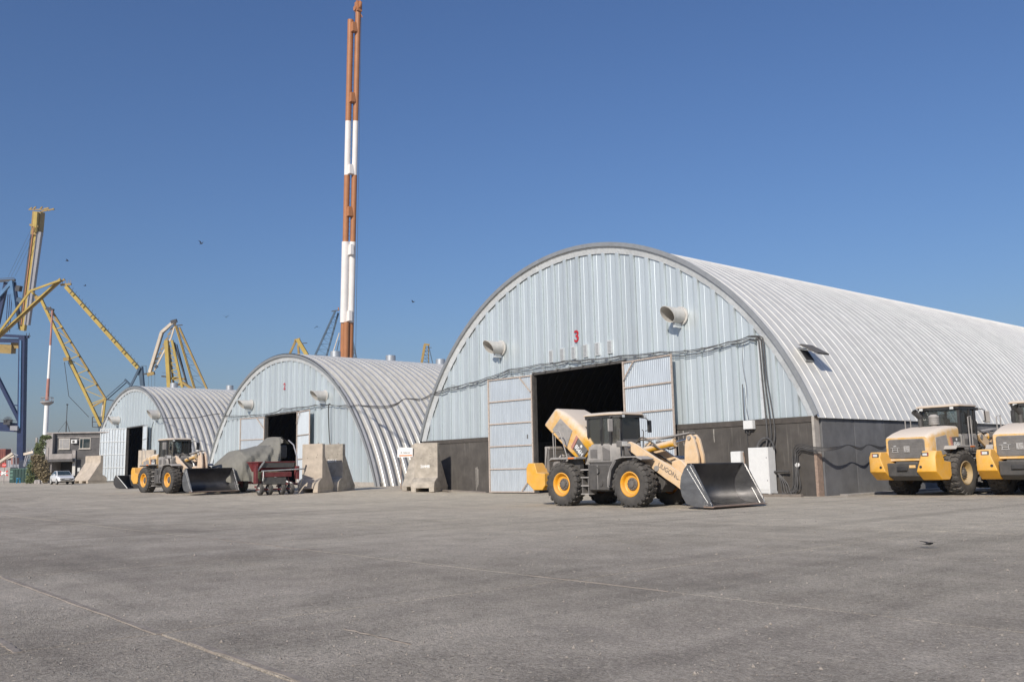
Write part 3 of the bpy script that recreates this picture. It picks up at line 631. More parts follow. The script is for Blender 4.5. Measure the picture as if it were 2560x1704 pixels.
def loader(loc, rz, sc, label, hood_open=False, big=False, paint=None):
    K = dict(globals()['K']); K.update(paint or {})
    root = empty('wheel_loader', loc, rz, sc, label, 'wheel loader', 'yellow wheel loaders parked in the yard')
    WB = 3.35
    for x in (0, -WB):
        for s in (-1, 1):
            ty = place('tyre', TY, root, (x, s*1.08, .80), (0, random.uniform(0, 6), 0 if s < 0 else math.pi))
            place('rim', RI if not big else RI2, ty); place('hub', HU, ty)
    def axle(x): MB().cyl((x, -.85, .8), (x, .85, .8), .17, n=16).lathe([(.17, -.35), (.34, -.2), (.36, 0), (.34, .2), (.17, .35)], 20, (x, 0, .8)).build('axle', K['dgrey'], root)
    axle(0); axle(-WB)
    # frames
    MB().prism([(-5.0, .75), (-4.6, .55), (-2.0, .50), (-1.65, .62), (-1.65, 1.15), (-2.4, 1.25), (-5.0, 1.25)], 'y', -.42, .42).build('rear_frame', K['dgrey'], root, .02)
    MB().prism([(-1.45, .55), (.55, .5), (.75, .75), (.75, 1.2), (.1, 1.5), (-.35, 2.05), (-.75, 2.05), (-.8, 1.5), (-1.45, 1.1)], 'y', -.34, .34).build('front_frame', K['dgrey'], root, .02)
    MB().cyl((-1.55, 0, .5), (-1.55, 0, 1.2), .16).build('articulation_pin', K['hub'], root)
    # tanks and ladders under the cab, on both sides
    for s in (-1, 1):
        y0, y1 = s*.62, s*1.22
        tk = MB().prism([(-2.05, .58), (-1.05, .58), (-1.02, 1.5), (-2.1, 1.52)], 'y', y0, y1).build('side_tank', K['dgrey'], root, .04)
        MB().cyl((-1.45, y1, .82), (-1.45, y1+s*.035, .82), .10, n=18).build('tank_cap', K['dgrey'], tk)
        MB().bb(-1.62, -1.60, y1, y1+s*.012, .62, 1.48).build('seam', K['lgrey'], tk)
        MB().tube([(-1.62, y1+s*.03, 1.42), (-1.52, y1+s*.05, 1.35), (-1.50, y1+s*.05, 1.22), (-1.6, y1+s*.03, 1.15)], .018, 6).build('tank_handle', K['black'], tk)
        ld = MB().bb(-2.42, -2.38, s*.80, s*1.2, .45, 1.05).bb(-2.12, -2.08, s*.80, s*1.2, .45, 1.05).build('ladder', K['grey'], root)
        for z in (.42, .72, 1.02, 1.30): B('step', K['lgrey'], ld, -2.45, -2.05, s*.92, s*1.24, z, z+.045, .008)
    B('floor_beam', K['dgrey'], root, -2.2, -.95, -.95, .95, 1.36, 1.55, .02)
    # rear mudguards
    for s in (-1, 1):
        fd = MB().prism([(-4.0, 1.66), (-3.85, 1.72), (-2.55, 1.72), (-2.55, 1.80), (-3.88, 1.80)], 'y', s*.80, s*1.36).build('rear_fender', K['lgrey'], root, .015)
        B('marker_lamp', K['lamp_o'], fd, -2.95, -2.65, s*1.361, s*1.372, 1.735, 1.785)
        B('fender_bracket', K['dgrey'], fd, -3.3, -2.7, s*.78, s*1.0, 1.3, 1.715)
        if big: MB().tube([(-2.75, s*1.25, 1.8), (-2.75, s*1.25, 2.85), (-2.45, s*1.2, 2.9), (-2.45, s*1.2, 1.8)], .022, 6).build('handrail', K['lgrey'], fd)
        else: MB().tube([(-3.75, s*1.3, 1.8), (-3.78, s*1.3, 2.72), (-3.70, s*1.3, 2.78), (-3.45, s*1.3, 2.78), (-3.38, s*1.3, 2.70), (-3.05, s*1.3, 1.8)], .022, 6).build('handrail', K['lgrey'], fd)
    # front mudguards
    for s in (-1, 1):
        V = []; path = [(-1.02, .72), (-1.0, 1.05), (-.86, 1.42), (-.62, 1.70), (-.3, 1.76), (.35, 1.76), (.62, 1.66)]
        P = path + [(x_*.95, z_-.045) for x_, z_ in reversed(path)]
        fd = MB().prism(P, 'y', s*.72, s*1.38).build('front_fender', K['lgrey'], root, .01)
        MB().prism([(-.98, .75), (-.84, 1.38), (-.62, 1.66), (-.55, 1.60), (-.78, 1.3), (-.9, .75)], 'y', s*1.382, s*1.40).build('fender_flare', K['grey'], fd)
        # headlight on a bracket
        hl = MB().beam((-.55, s*.95, 1.75), (-.5, s*1.05, 2.15), .07).build('light_bracket', K['dgrey'], root)
        B('headlight', K['grey'], hl, -.62, -.38, s*.92, s*1.28, 2.10, 2.32, .03); B('lens', K['lamp'], hl, -.378, -.365, s*.96, s*1.24, 2.13, 2.29)
    # counterweight: grey centre, yellow towers each side
    MB().prism([(-5.25, .72), (-4.9, .56), (-4.5, .56), (-4.5, 1.2), (-5.3, 1.2)], 'y', -.60, .60).build('bumper', K['dgrey'], root, .03)
    MB().bb(-5.36, -5.29, -.20, .20, .92, 1.08).build('tow_hitch', K['black'], root, .02)
    for s in (-1, 1):
        prof = [(-5.02, .58), (-4.45, .58), (-4.30, .74), (-4.30, 1.22), (-4.72, 1.25), (-4.86, 1.62), (-5.30, 1.62), (-5.42, 1.42), (-5.42, .88)]
        V = []
        for i_, (yy, sh) in enumerate(((.60, 0), (1.12, 0), (1.30, .10))):
            V.append([(x_+(sh if x_ < -4.9 else 0), s*(yy if z_ < 1.3 else max(yy, .80)), z_) for x_, z_ in prof])
        cw = MB().loft(V).build('counterweight', K['yellow_cw'], root, .03)
        B('tail_recess', K['dgrey'], cw, -5.425, -5.405, s*.84, s*1.10, 1.42, 1.56); B('tail_lamp', K['lamp'], cw, -5.432, -5.426, s*.89, s*1.06, 1.45, 1.53); B('tail_lamp', K['lamp_r'], cw, -5.434, -5.426, s*1.065, s*1.09, 1.45, 1.53)
        MB().cyl((-5.41, s*.78, 1.05), (-5.43, s*.78, 1.05), .05, n=14).build('eye_hole', K['black'], cw)
    if big:
        B('number_plate', K['yellow_c'], root, -5.318, -5.302, -.52, -.28, 1.02, 1.12); 
    # engine hood, hinged beside the cab
    hz, hx = 1.72, -2.72
    top = .10 if big else 0
    hood = empty('hood', (hx, 0, hz)); hood.parent = root; hood.rotation_euler = (0, R(47) if hood_open else 0, 0); hood.scale = (1.08, 1.0, 1.12) if hood_open else (1, 1, 1)
    def hp(P): return [(x_-hx, y_, z_-hz) for x_, y_, z_ in P]
    secs = [rrect(-2.66, .80, 1.58, 2.44+top, .14, r2=.02), rrect(-3.3, .86, 1.50, 2.45+top, .20, r2=.02), rrect(-4.0, .88, 1.40, 2.36+top, .24, r2=.02), rrect(-4.55, .87, 1.32, 2.22+top, .22, r2=.02), rrect(-4.86, .84, 1.26, 2.08+top, .12, r2=.04), rrect(-4.92, .80, 1.28, 2.03+top, .08, r2=.03)]
    hs = MB().loft([hp(q) for q in secs], cap=not hood_open)
    if hood_open: hs.add(hp(secs[-1]), [tuple(range(len(secs[-1])))])
    hsh = hs.build('hood_shell', K['yellow'], hood, ang=38)
    if hood_open:
        sd = hsh.modifiers.new('sheet', 'SOLIDIFY'); sd.thickness = .04; sd.offset = -1
    g_ = MB().loft([hp(rrect(-4.925, .72, 1.36, 1.97+top, .10)), hp(rrect(-4.945, .70, 1.38, 1.95+top, .10))]).build('grille', K['grey'], hood)
    for k in range(9):
        z_ = 1.43+k*.058; MB().add(hp([(-4.947, -.66, z_), (-4.947, .66, z_), (-4.962, .66, z_+.03), (-4.962, -.66, z_+.03)]), [(0, 1, 2, 3)]).add(hp([(-4.945, -.66, z_+.03), (-4.945, .66, z_+.03), (-4.962, .66, z_+.03), (-4.962, -.66, z_+.03)]), [(0, 1, 2, 3)]).build('grille_slat', K['lgrey'], g_)
    # emblem on the grille: a bracket shape and two letters
    em = MB()
    for y_, z_, dy, dz_ in ((.42, 1.60, .28, .02), (.42, 1.76, .36, .02), (.42, 1.82, .10, .05), (.32, 1.68, .02, .16), (.52, 1.68, .02, .16), (.42, 1.68, .18, .02)):
        em.bb(-4.985-hx, -4.972-hx, y_-dy/2, y_+dy/2, z_-dz_/2-hz, z_+dz_/2-hz)
    em.build('emblem', K['emblem'], g_)
    pl = MB().bb(-4.982-hx, -4.968-hx, -.16, .08, 1.58-hz, 1.82-hz).build('emblem_plate', K['lgrey'], g_, .006)
    em = MB()
    for y_, z_, dy, dz_ in ((.045, 1.70, .03, .18), (.005, 1.625, .10, .03), (-.03, 1.76, .03, .07), (-.075, 1.78, .11, .03), (-.075, 1.70, .08, .025), (-.115, 1.66, .03, .09), (-.07, 1.625, .10, .03)):
        em.bb(-4.990-hx, -4.983-hx, y_-dy/2, y_+dy/2, z_-dz_/2-hz, z_+dz_/2-hz)
    em.build('emblem_letters', K['emblem'], g_)
    for s in (-1, 1):
        def side(pts, nm, m, e): 
            return MB().prism([(x_-hx, z_-hz) for x_, z_ in pts], 'y', s*(.865+e), s*(.895+e)).build(nm, m, hood, .006)
        side([(-4.45, 1.45), (-4.45, 2.0+top), (-3.72, 2.1+top), (-3.50, 1.52)], 'side_grille', K['lgrey'], 0)
        d_ = side([(-3.22, 1.68), (-3.32, 2.12), (-2.72, 2.14), (-2.72, 1.70)], 'decal_plate', K['decal'], 0)
        side([(-3.36, 1.66), (-3.46, 2.12), (-3.34, 2.12), (-3.24, 1.66)], 'red_stripe', K['cont_pink'], .002)
        text('model_number', '856H', .21, K['letter_w'], hood, frame((-3.0-hx, s*.899, 1.85-hz), (-s, 0, 0), (0, 0, 1)), .002)
        MB().cyl((-3.02-hx, s*.893, 2.03-hz), (-3.02-hx, s*.899, 2.03-hz), .05, n=14).build('badge', K['letter_w'], hood)
    if hood_open: MB().add(hp([(-3.55, -.62, 2.462), (-2.72, -.70, 2.448), (-2.70, .66, 2.448), (-3.2, .1, 2.466)]), [(0, 1, 2, 3)]).build('hood_opening', K['dark'], hood)
    # exhaust, pre-cleaner, seen on the closed hoods
    if not hood_open:
        MB().cyl((-3.35-hx, .28, 2.40-hz), (-3.35-hx, .28, 2.95-hz), .075, n=14).cyl((-3.35-hx, .28, 2.9-hz), (-3.62-hx, .34, 3.12-hz), .095, .115, n=16, cap=False).build('exhaust_pipe', K['dgrey'], hood)
        pc = MB().cyl((-3.05-hx, -.1, 2.4-hz), (-3.05-hx, -.1, 2.62-hz), .10, n=16).cyl((-3.05-hx, -.1, 2.62-hz), (-3.05-hx, -.1, 2.92-hz), .19, n=20).build('air_cleaner', K['lgrey'], hood)
        for z_ in (2.68, 2.76, 2.84): MB().cyl((-3.05-hx, -.1, z_-hz), (-3.05-hx, -.1, z_+.02-hz), .198, n=20).build('cleaner_ring', K['grey'], pc)
        MB().cyl((-3.05-hx, -.1, 2.92-hz), (-3.05-hx, -.1, 3.0-hz), .2, .1, n=20).build('cleaner_cap', K['lgrey'], pc)
    else:
        e = MB().bb(-4.5, -2.95, -.42, .42, 1.2, 1.75).build('engine', K['dgrey'], root, .05)
        B('valve_cover', K['grey'], e, -4.2, -3.1, -.16, .2, 1.752, 1.98, .04)
        B('radiator', K['grey'], e, -4.86, -4.62, -.72, .72, 1.22, 2.12, .03); B('radiator_tank', K['lgrey'], e, -4.88, -4.60, -.7, .7, 2.125, 2.25, .03)
        for k in range(7):
            y_ = -.55+.1*random.random(); x_ = -4.4+.22*k
            MB().cable([(x_, y_, 1.25), (x_+.1, y_-.1, 1.6), (x_+.3, y_, 1.75+.15*random.random()), (x_+.45, y_+.15, 1.6)], .035+.02*random.random(), 7).build('engine_hose', random.choice((K['hose'], K['lgrey'], K['grey'])), e)
        MB().cyl((-4.45, -.52, 1.5), (-3.75, -.52, 1.5), .17, n=18).build('air_filter', K['grey'], e)
        MB().cyl((-3.5, -.5, 1.45), (-3.2, -.5, 1.45), .14, n=16).build('starter', K['dgrey'], e)
        for k in range(4): MB().tube([(-4.78, -.74+.02*k, 1.0), (-4.8, -.76, 1.5), (-4.76+.03*k, -.75, 2.2)], .02, 6).build('engine_pipe', K['lgrey'], e)
        MB().tube([(-4.2, -.75, 1.75), (-4.18, -.78, 3.0)], .02, 6).build('hood_stay', K['chrome'], root)
        B('side_step', K['lgrey'], root, -4.5, -3.5, -1.05, -.55, 1.10, 1.18, .015)
    # ---- cab
    def cab_plan(z, e=0):
        return [(-2.45-e, -.78-e, z), (-1.32, -.78-e, z), (-1.0+e, -.52, z), (-1.0+e, .52, z), (-1.32, .78+e, z), (-2.45-e, .78+e, z)]
    MB().loft([cab_plan(1.56, -.02), cab_plan(1.62, .02), cab_plan(2.22, .03), cab_plan(2.26, 0)]).build('cab_body', K['lgrey'], root, .03)
    for s in (-1, 1):
        MB().prism([(-2.38, 1.66), (-1.78, 1.66), (-1.78, 2.16), (-2.38, 2.16)], 'y', s*.815, s*.825).build('door_panel', K['lgrey'], root, .008)
        MB().prism([(-2.30, 1.74), (-1.95, 1.74), (-1.95, 2.06), (-2.30, 2.06)], 'y', s*.826, s*.835).build('panel_inset', K['grey'], root, .008)
        MB().prism([(-1.70, 1.66), (-1.34, 1.66), (-1.34, 2.0), (-1.70, 2.16)], 'y', s*.815, s*.828).build('door_panel', K['grey'], root, .008)
    rp = [(-2.58, -.86, 3.29), (-1.28, -.86, 3.29), (-.88, -.60, 3.29), (-.88, .60, 3.29), (-1.28, .86, 3.29), (-2.58, .86, 3.29)]
    MB().loft([rp, [(x_, y_, 3.335) for x_, y_, _ in rp], [(-1.7+(x_+1.7)*.9, y_*.88, 3.40) for x_, y_, _ in rp]]).build('cab_roof', K['roof'], root, .015)
    MB().loft([[(-1.7+(x_+1.7)*.95, y_*.95, 3.20) for x_, y_, _ in rp], [(-1.7+(x_+1.7)*.95, y_*.95, 3.289) for x_, y_, _ in rp]]).build('roof_lining', K['black'], root)
    pil = [(-2.42, -.75), (-1.72, -.77), (-1.32, -.75), (-1.03, -.5), (-1.03, .5), (-1.32, .75), (-1.72, .77), (-2.42, .75)]
    for i, (x_, y_) in enumerate(pil):
        if i in (3, 4): MB().beam((x_, y_, 2.2), (x_-.02, y_, 3.25), .07, .05).build('cab_pillar', K['black'], root)
        else: MB().beam((x_, y_, 2.2), (x_, y_, 3.25), .085 if i in (1, 6) else .10, .09).build('cab_pillar', K['black'], root)
    def pane(p, q, z0_=2.25, z1_=3.22, nm='window'):
        d = (Vector((q[0], q[1], 0))-Vector((p[0], p[1], 0))).normalized()*.045; a = Vector((*p, 0))+d; b = Vector((*q, 0))-d; nrm = d.cross(Vector((0, 0, 1))).normalized()*.006
        V = [a+nrm, b+nrm, b-nrm, a-nrm]
        MB().loft([[(v_.x, v_.y, z0_) for v_ in V], [(v_.x, v_.y, z1_) for v_ in V]]).build(nm, K['glass'], root)
    for i in range(8): pane(pil[i], pil[(i+1) % 8], nm='windscreen' if i == 3 else 'window')
    for s in (-1, 1):
        MB().tube([(-1.72, s*.83, 2.35), (-1.72, s*.88, 2.42), (-1.72, s*.88, 2.75), (-1.72, s*.83, 2.82)], .02, 6).build('door_handle', K['black'], root)
        mr = MB().tube([(-1.2, s*.78, 3.22), (-1.1, s*.98, 3.2), (-1.08, s*1.06, 3.15), (-1.08, s*1.08, 2.75), (-1.15, s*1.0, 2.72)], .02, 6).build('mirror_arm', K['black'], root)
        MB().loft([[(-1.06, s*1.0, z_), (-1.06, s*1.22, z_), (-1.0, s*1.22, z_), (-.97, s*1.0, z_)] for z_ in (2.66, 3.12)]).build('mirror', K['lgrey'] if s < 0 else K['black'], mr, .03)
        for x_ in (-2.60, -.86):
            B('work_light', K['black'], root, x_-.05, x_+.05, s*.52, s*.70, 3.17, 3.285, .02)
            B('light_lens', K['lamp'], root, x_+(.052 if x_ > -1 else -.056), x_+(.056 if x_ > -1 else -.052), s*.54, s*.68, 3.185, 3.275)
        MB().tube([(-.98, s*.62, 1.75), (-.96, s*.66, 2.7), (-1.02, s*.66, 2.76)], .02, 6).build('handrail', K['black'], root)
    st = MB().bb(-2.25, -1.75, -.25, .25, 2.0, 2.35).bb(-2.3, -2.12, -.24, .24, 2.3, 2.85).bb(-2.28, -2.16, -.13, .13, 2.85, 3.05).build('seat', K['seat'], root, .04)
    MB().tube([(-1.2, 0, 2.0), (-1.45, 0, 2.55)], .04, 8).build('steering_column', K['black'], root)
    pts = [(-1.47+.07*math.sin(a), .19*math.cos(a), 2.57+.19*math.sin(a)*.8) for a in [2*math.pi*i/16 for i in range(17)]]
    MB().tube(pts, .016, 6).build('steering_wheel', K['black'], root)
    B('dashboard', K['grey'], root, -1.25, -1.02, -.45, .45, 2.2, 2.42, .03)
    B('rear_shroud', K['lgrey'], root, -2.72, -2.47, -.70, .70, 1.5, 2.24, .03)
    # ---- lift arms, linkage and bucket
    ARM = [(-.82, 2.22), (-.55, 2.30), (-.25, 2.18), (.55, 1.72), (1.25, 1.38), (1.85, .98), (2.24, .62), (2.27, .42), (2.16, .30), (1.98, .36), (1.35, .76), (.95, .98), (.10, 1.52), (-.65, 2.0)]
    for s in (-1, 1):
        am = MB().prism(ARM, 'y', s*.50, s*.60).build('lift_arm', K['cream'], root, .018)
        for x_, z_, rr in ((-.6, 2.15, .10), (2.15, .45, .10), (.62, 1.32, .10)): MB().cyl((x_, s*.605, z_), (x_, s*.635, z_), rr, n=16).build('pin', K['lgrey'], am)
        text('maker_name', 'LIUGONG', .225, K['letter'], am, frame((1.13, s*.603, 1.21), (-1, 0, .56) if s > 0 else (1, 0, -.56), (.5, 0, 1)), .002)
        MB().prism([(1.42, 1.32), (1.75, 1.10), (1.98, 1.02), (2.05, .86), (1.92, .74), (1.5, .98)], 'y', s*.602, s*.635).build('arm_gusset', K['cream'], am, .01)
        MB().cyl((1.93, s*.637, .92), (1.93, s*.66, .92), .095, n=16).build('pin', K['lgrey'], am)
        MB().cyl((-.5, s*.46, 1.05), (.15, s*.44, 1.20), .09, n=14).cyl((.15, s*.44, 1.2), (.68, s*.44, 1.33), .05, n=12).build('lift_cylinder', K['cream'], root)
    MB().cyl((1.18, -.5, 1.12), (1.18, .5, 1.12), .15, n=18).build('cross_tube', K['cream'], root)
    MB().prism([(1.0, 1.22), (1.05, 1.55), (1.42, 1.62), (1.85, 1.22), (1.55, 1.0)], 'y', -.30, .30).build('lever_mount', K['cream'], root, .03)
    lv = [(1.66, 2.42), (1.82, 2.46), (1.96, 2.30), (2.10, 1.75), (2.12, 1.32), (1.98, .98), (1.86, .92), (1.72, 1.0), (1.52, 1.50), (1.56, 2.1)]
    MB().prism(lv, 'y', -.20, -.10).prism(lv, 'y', .10, .20).build('tilt_lever', K['cream'], root, .015)
    MB().cyl((1.78, -.26, 2.34), (1.78, .26, 2.34), .07, n=14).cyl((1.85, -.26, 1.05), (1.85, .26, 1.05), .08, n=14).build('lever_pin', K['lgrey'], root)
    tc = MB().cyl((-.35, 0, 1.98), (.95, 0, 2.20), .125, n=18).cyl((.93, 0, 2.197), (1.02, 0, 2.212), .155, n=18).build('tilt_cylinder', K['yellow'], root)
    MB().cyl((1.0, 0, 2.21), (1.75, 0, 2.335), .06, n=14).build('piston_rod', K['chrome'], tc)
    MB().prism([(.35, 2.34), (1.75, 2.50), (1.75, 2.54), (.35, 2.40)], 'y', -.16, .16).build('rod_guard', K['lgrey'], root)
    MB().prism([(1.86, 1.0), (2.02, 1.08), (2.34, .96), (2.28, .80)], 'y', -.08, .08).build('bucket_link', K['cream'], root, .01)
    for k, s in ((0, -1), (1, 1), (2, -1)):
        MB().cable([(-.75, s*.28, 2.0), (-.3, s*(.3+.05*k), 2.42-.05*k), (.15, s*.32, 2.28), (.5, s*.22, 2.0), (.9, s*.2, 2.05)], .028, 7).build('hydraulic_hose', K['hose'] if k != 1 else K['lgrey'], root)
        MB().cable([(-.6, s*.36, 1.7), (-.2, s*.4, 1.95-.1*k), (.3, s*.38, 1.62), (.75, s*.36, 1.42)], .026, 7).build('hydraulic_hose', K['hose'], root)
    # bucket, resting a hand above the ground
    BW = 1.50
    shell = [(2.66, 1.44), (2.50, 1.28), (2.36, 1.02), (2.30, .72), (2.36, .42), (2.52, .20), (2.78, .10), (3.25, .075)]
    inner = [(3.25, .105), (2.80, .135), (2.57, .23), (2.42, .44), (2.36, .72), (2.42, 1.0), (2.55, 1.24), (2.69, 1.40)]
    bk = MB().prism(shell+inner, 'y', -BW+.03, BW-.03).build('bucket', K['bucket_in'], root, ang=40)
    MB().prism([(3.20, .065), (3.58, .06), (3.60, .085), (3.20, .105)], 'y', -BW-.02, BW+.02).build('cutting_edge', K['edge_steel'], bk)
    MB().bb(2.60, 2.74, -BW, BW, 1.41, 1.47).build('spill_edge', K['bucket_in'], bk, .01)
    sp = [(2.64, 1.46), (2.78, 1.45), (3.50, .16), (3.52, .07), (3.1, .06), (2.75, .09), (2.50, .18), (2.34, .42), (2.28, .72), (2.34, 1.04), (2.48, 1.30)]
    for s in (-1, 1):
        pl = MB().prism(sp, 'y', s*(BW-.03), s*BW).build('side_plate', K['bucket'], bk, .006)
        MB().prism([(2.80, 1.42), (2.86, 1.42), (3.46, .30), (3.46, .10), (3.36, .10), (3.38, .30)], 'y', s*(BW+.001), s*(BW+.016)).build('wear_strip', K['bucket'], pl)
        MB().prism([(3.02, .62), (3.05, .62), (3.34, .10), (3.30, .10)], 'y', s*(BW-.05), s*(BW-.031)).build('wear_strip', K['bucket'], pl)
        MB().beam((2.60, s*(BW+.004), 1.30), (3.40, s*(BW+.004), .14), .010, .012).build('weld_line', K['lamp'], pl)
        MB().beam((2.72, s*(BW+.004), 1.38), (3.50, s*(BW+.004), .16), .010, .012).build('weld_line', K['lamp'], pl)
        for x_, z_ in ((3.22, .14), (3.30, .14), (3.25, .22)): MB().cyl((x_, s*(BW+.016), z_), (x_, s*(BW+.024), z_), .02, n=8).build('bolt', K['chrome'], pl)
    return root
loader((-21.75, 24.83, 0), R(2), 1.0, 'wheel loader with raised engine hood in front of hangar 3', hood_open=True)
loader((-57.6, 21.4, gz(-58.5)-.03), R(6), 1.02, 'dusty wheel loader with closed hood in front of the farthest hangar', paint={'yellow': K['yellow_d'], 'cream': K['cream_d']})
hC = R(86)
def rear_at(x, y, sc, a=hC): return (x+math.cos(a)*3.35*sc, y+math.sin(a)*3.35*sc, G(x, y))
loader(rear_at(-18.15, 38.3, 1.12), hC, 1.12, 'wheel loader seen from behind beside the dark side wall', big=True, paint={'yellow': K['yellow_c']})
loader(rear_at(-14.45, 39.2, 1.12, R(96)), R(96), 1.12, 'wheel loader seen from behind, cut off by the right picture edge', big=True, paint={'yellow': K['yellow_c']})

# ------------------------------------------------------------------ concrete T-wall blocks
def block_mesh(w_=1.45, H=3.05, m=None, seed=0):
    rnd = random.Random(seed)
    t = .36
    # side profile in (y, z): front is -y, long buttress slope behind
    outer = [(-.58, .0), (-.58, .40), (-.52, .62), (-.20, .84), (0, .90), (0, H), (t, H), (t, 2.3), (1.62, .50), (1.80, .36), (1.80, 0)]
    b = MB()
    def prof(x, sh): return [(x, y_+sh*rnd.uniform(-.012, .012), z_+(sh*rnd.uniform(-.02, .02) if z_ > .1 else 0)) for y_, z_ in outer]
    # body above the feet
    def lift(P): return [(x, y_, max(z_, .24)) for x, y_, z_ in P]
    xs_ = [-w_/2, -w_/2+.04, 0, w_/2-.04, w_/2]
    secs = []
    for i, x in enumerate(xs_):
        P = lift(prof(x, 1)); 
        if i in (0, 4): P = [(x, .2+(y_-.2)*.985, z_*.993) for x, y_, z_ in P]
        secs.append(P)
    b.loft(secs)
    for sx in (-1, 1):      # two feet leave a fork slot between them
        b.prism([(-.57, 0), (-.58, .26), (1.79, .26), (1.78, 0)], 'x', sx*(w_/2-.02), sx*(w_/2-.36))
    return b.mesh('concrete_block', m, 30)
BM3 = block_mesh(1.62, 3.1, K['concrete'], 4); BM1 = block_mesh(1.45, 3.05, K['concrete'], 1); BM2 = block_mesh(1.42, 3.05, K['concrete_clean'], 2)
def block(x, y, rz, me, label, num=None, numz=1.75):
    o = empty('concrete_block', (x, y, G(x, y)), rz, 1, label, 'concrete block', 'precast concrete wall blocks')
    bd = place('block_body', me, o)
    bv = bd.modifiers.new('bevel', 'BEVEL'); bv.width = .035; bv.segments = 2; bv.limit_method = 'ANGLE'; bv.angle_limit = R(30)
    for sx in (-1, 1): MB().tube([(sx*.3, .16, 3.02), (sx*.3, .16, 3.10), (sx*.3, .28, 3.10), (sx*.3, .28, 3.02)], .015, 6).build('lifting_loop', K['edge_steel'], o)
    for x_, z_ in ((-.33, 2.15), (.30, 2.2), (.36, 2.36)): MB().cyl((x_, -.002, z_), (x_, -.008, z_), .025, n=8).build('tie_hole', K['dark'], o)
    if num: text('painted_number', num, .26, K['letter_w'], o, frame((-.05, -.012, numz), (1, 0, 0), (0, 0, 1)), .003)
    return o
block(-48.25, 33.2, R(32), BM3, 'stained concrete block numbered 26448 beside hangar 3', '26448', 1.6)
block(-50.7, 34.7, math.pi+R(30), BM1, 'concrete block with its slope forward behind the numbered one')
tag(MB().prism([(-48.2, 34.2), (-46.9, 33.9), (-46.85, 34.15), (-48.15, 34.5)], 'z', G(-48)+.02, G(-48)+.10).build('steel_plate', K['wood'], None), 'low grey plank lying at the foot of the numbered concrete block', 'plank')
block(-52.3, 27.3, R(35), BM2, 'pale beige concrete block right of the red implement')
block(-53.3, 29.3, R(33), BM1, 'shaded concrete block numbered 26514 behind the beige one', '26514', 1.95)
pb = at(362, 1225, 74); block(pb.x, pb.y, R(40), BM2, 'concrete block standing behind the dusty wheel loader')
for i, (px, dp) in enumerate(((228, 103), (246, 101.5))):
    p = at(px, 1200, dp); block(p.x, p.y, math.pi+R(20), BM2, ('leftmost concrete block beside the white car', 'concrete block leaning its slope forward against the hangar door leaf')[i])
# white notice board half behind the numbered block
p = at(1009, 1127, 60.5)
sb = empty('notice_board', (p.x, p.y, 2.35), R(45), 1, 'white board with orange line behind the numbered concrete block', 'sign board')
MB().prism([(-.42, 0), (.62, 0), (.62, .62), (-.28, .66), (-.42, .5)], 'y', -.03, .03).build('board', K['white'], sb)
MB().bb(-.30, .58, -.036, -.031, .07, .15).build('orange_line', K['lamp_o'], sb)
text('board_lettering', 'El. Sakarya', .15, K['decal'], sb, frame((.12, -.032, .30), (1, 0, 0), (0, 0, 1)), .002)
for x_ in (-.2, .5): MB().beam((x_, .06, -2.1), (x_, .06, .1), .06).build('board_post', K['edge_steel'], sb)

# ------------------------------------------------------------------ red implement and tarpaulin
rm = empty('red_implement', (-51.3, 24.4, G(-51.3)), R(3), 1, 'red farm seeder on four small tyres before the middle hangar', 'implement')
for y_ in (-1.05, -.45, .38, .98):
    wl = MB().lathe([(.16, -.09), (.19, -.115), (.28, -.12), (.335, -.08), (.34, 0), (.335, .08), (.28, .12), (.19, .115), (.16, .09)], 26).build('tyre', K['rubber'], rm, loc=(0, y_, .34))
    MB().lathe([(.17, -.08), (.15, -.085), (.13, -.03), (.05, -.03), (.05, -.07), (.001, -.07)], 18).build('rim', K['lamp'], wl)
    MB().lathe([(.17, .08), (.15, .085), (.13, .03), (.05, .03), (.05, .07), (.001, .07)], 18).build('rim', K['mach_red'], wl)
MB().beam((0, -1.3, .34), (0, 1.2, .34), .09).beam((-1.2, -.75, .5), (0.1, -.75, .36), .1).beam((-1.2, .7, .5), (.1, .7, .36), .1).build('axle_frame', K['mach_red'], rm)
MB().loft([[(-1.0, -1.1, 1.40), (-.25, -1.1, 1.40), (-.25, 1.1, 1.40), (-1.0, 1.1, 1.40)], [(-1.35, -1.2, 1.92), (.0, -1.2, 1.92), (.0, 1.2, 1.92), (-1.35, 1.2, 1.92)]]).build('hopper', K['mach_red'], rm, .02)
MB().bb(-1.40, .05, -1.25, 1.25, 1.925, 1.99).build('hopper_rim', K['mach_red'], rm, .01)
B('hopper_band', K['dgrey'], rm, -.10, .03, -1.0, 1.2, 1.62, 1.90, .01)
MB().cyl((.25, -1.1, 1.42), (.25, 1.75, 1.52), .045, n=10).build('silver_bar', K['bracket'], rm)
MB().beam((.1, -1.35, 1.35), (.1, -.85, 2.0), .07).build('marker_arm', K['bracket'], rm)
MB().bb(-.1, .2, -1.45, -1.3, .7, 1.75).build('side_frame', K['mach_red'], rm, .02); MB().bb(-.1, .2, 1.25, 1.45, .9, 1.7).build('side_frame', K['mach_red'], rm, .02)
B('seed_box', K['dgrey'], rm, -.15, .22, -.9, .55, .62, 1.05, .03); B('drive_cover', K['mach_red'], rm, -.1, .26, -.95, .9, 1.06, 1.36, .03)
for y_ in (-1.1, -.5, .3, .9): MB().beam((-.2, y_, 1.0), (.02, y_, .5), .06).build('strut', K['mach_red'], rm)
MB().tube([(.28, -1.0, 1.4), (.32, -1.02, 1.1), (.25, -1.02, .85)], .03, 6).build('hose', K['lamp'], rm)
MB().beam((.1, 1.5, .35), (.3, 1.75, 1.35), .05).beam((.3, 1.75, 1.35), (.32, 1.85, 1.75), .03, .1).build('jack_lever', K['dgrey'], rm)
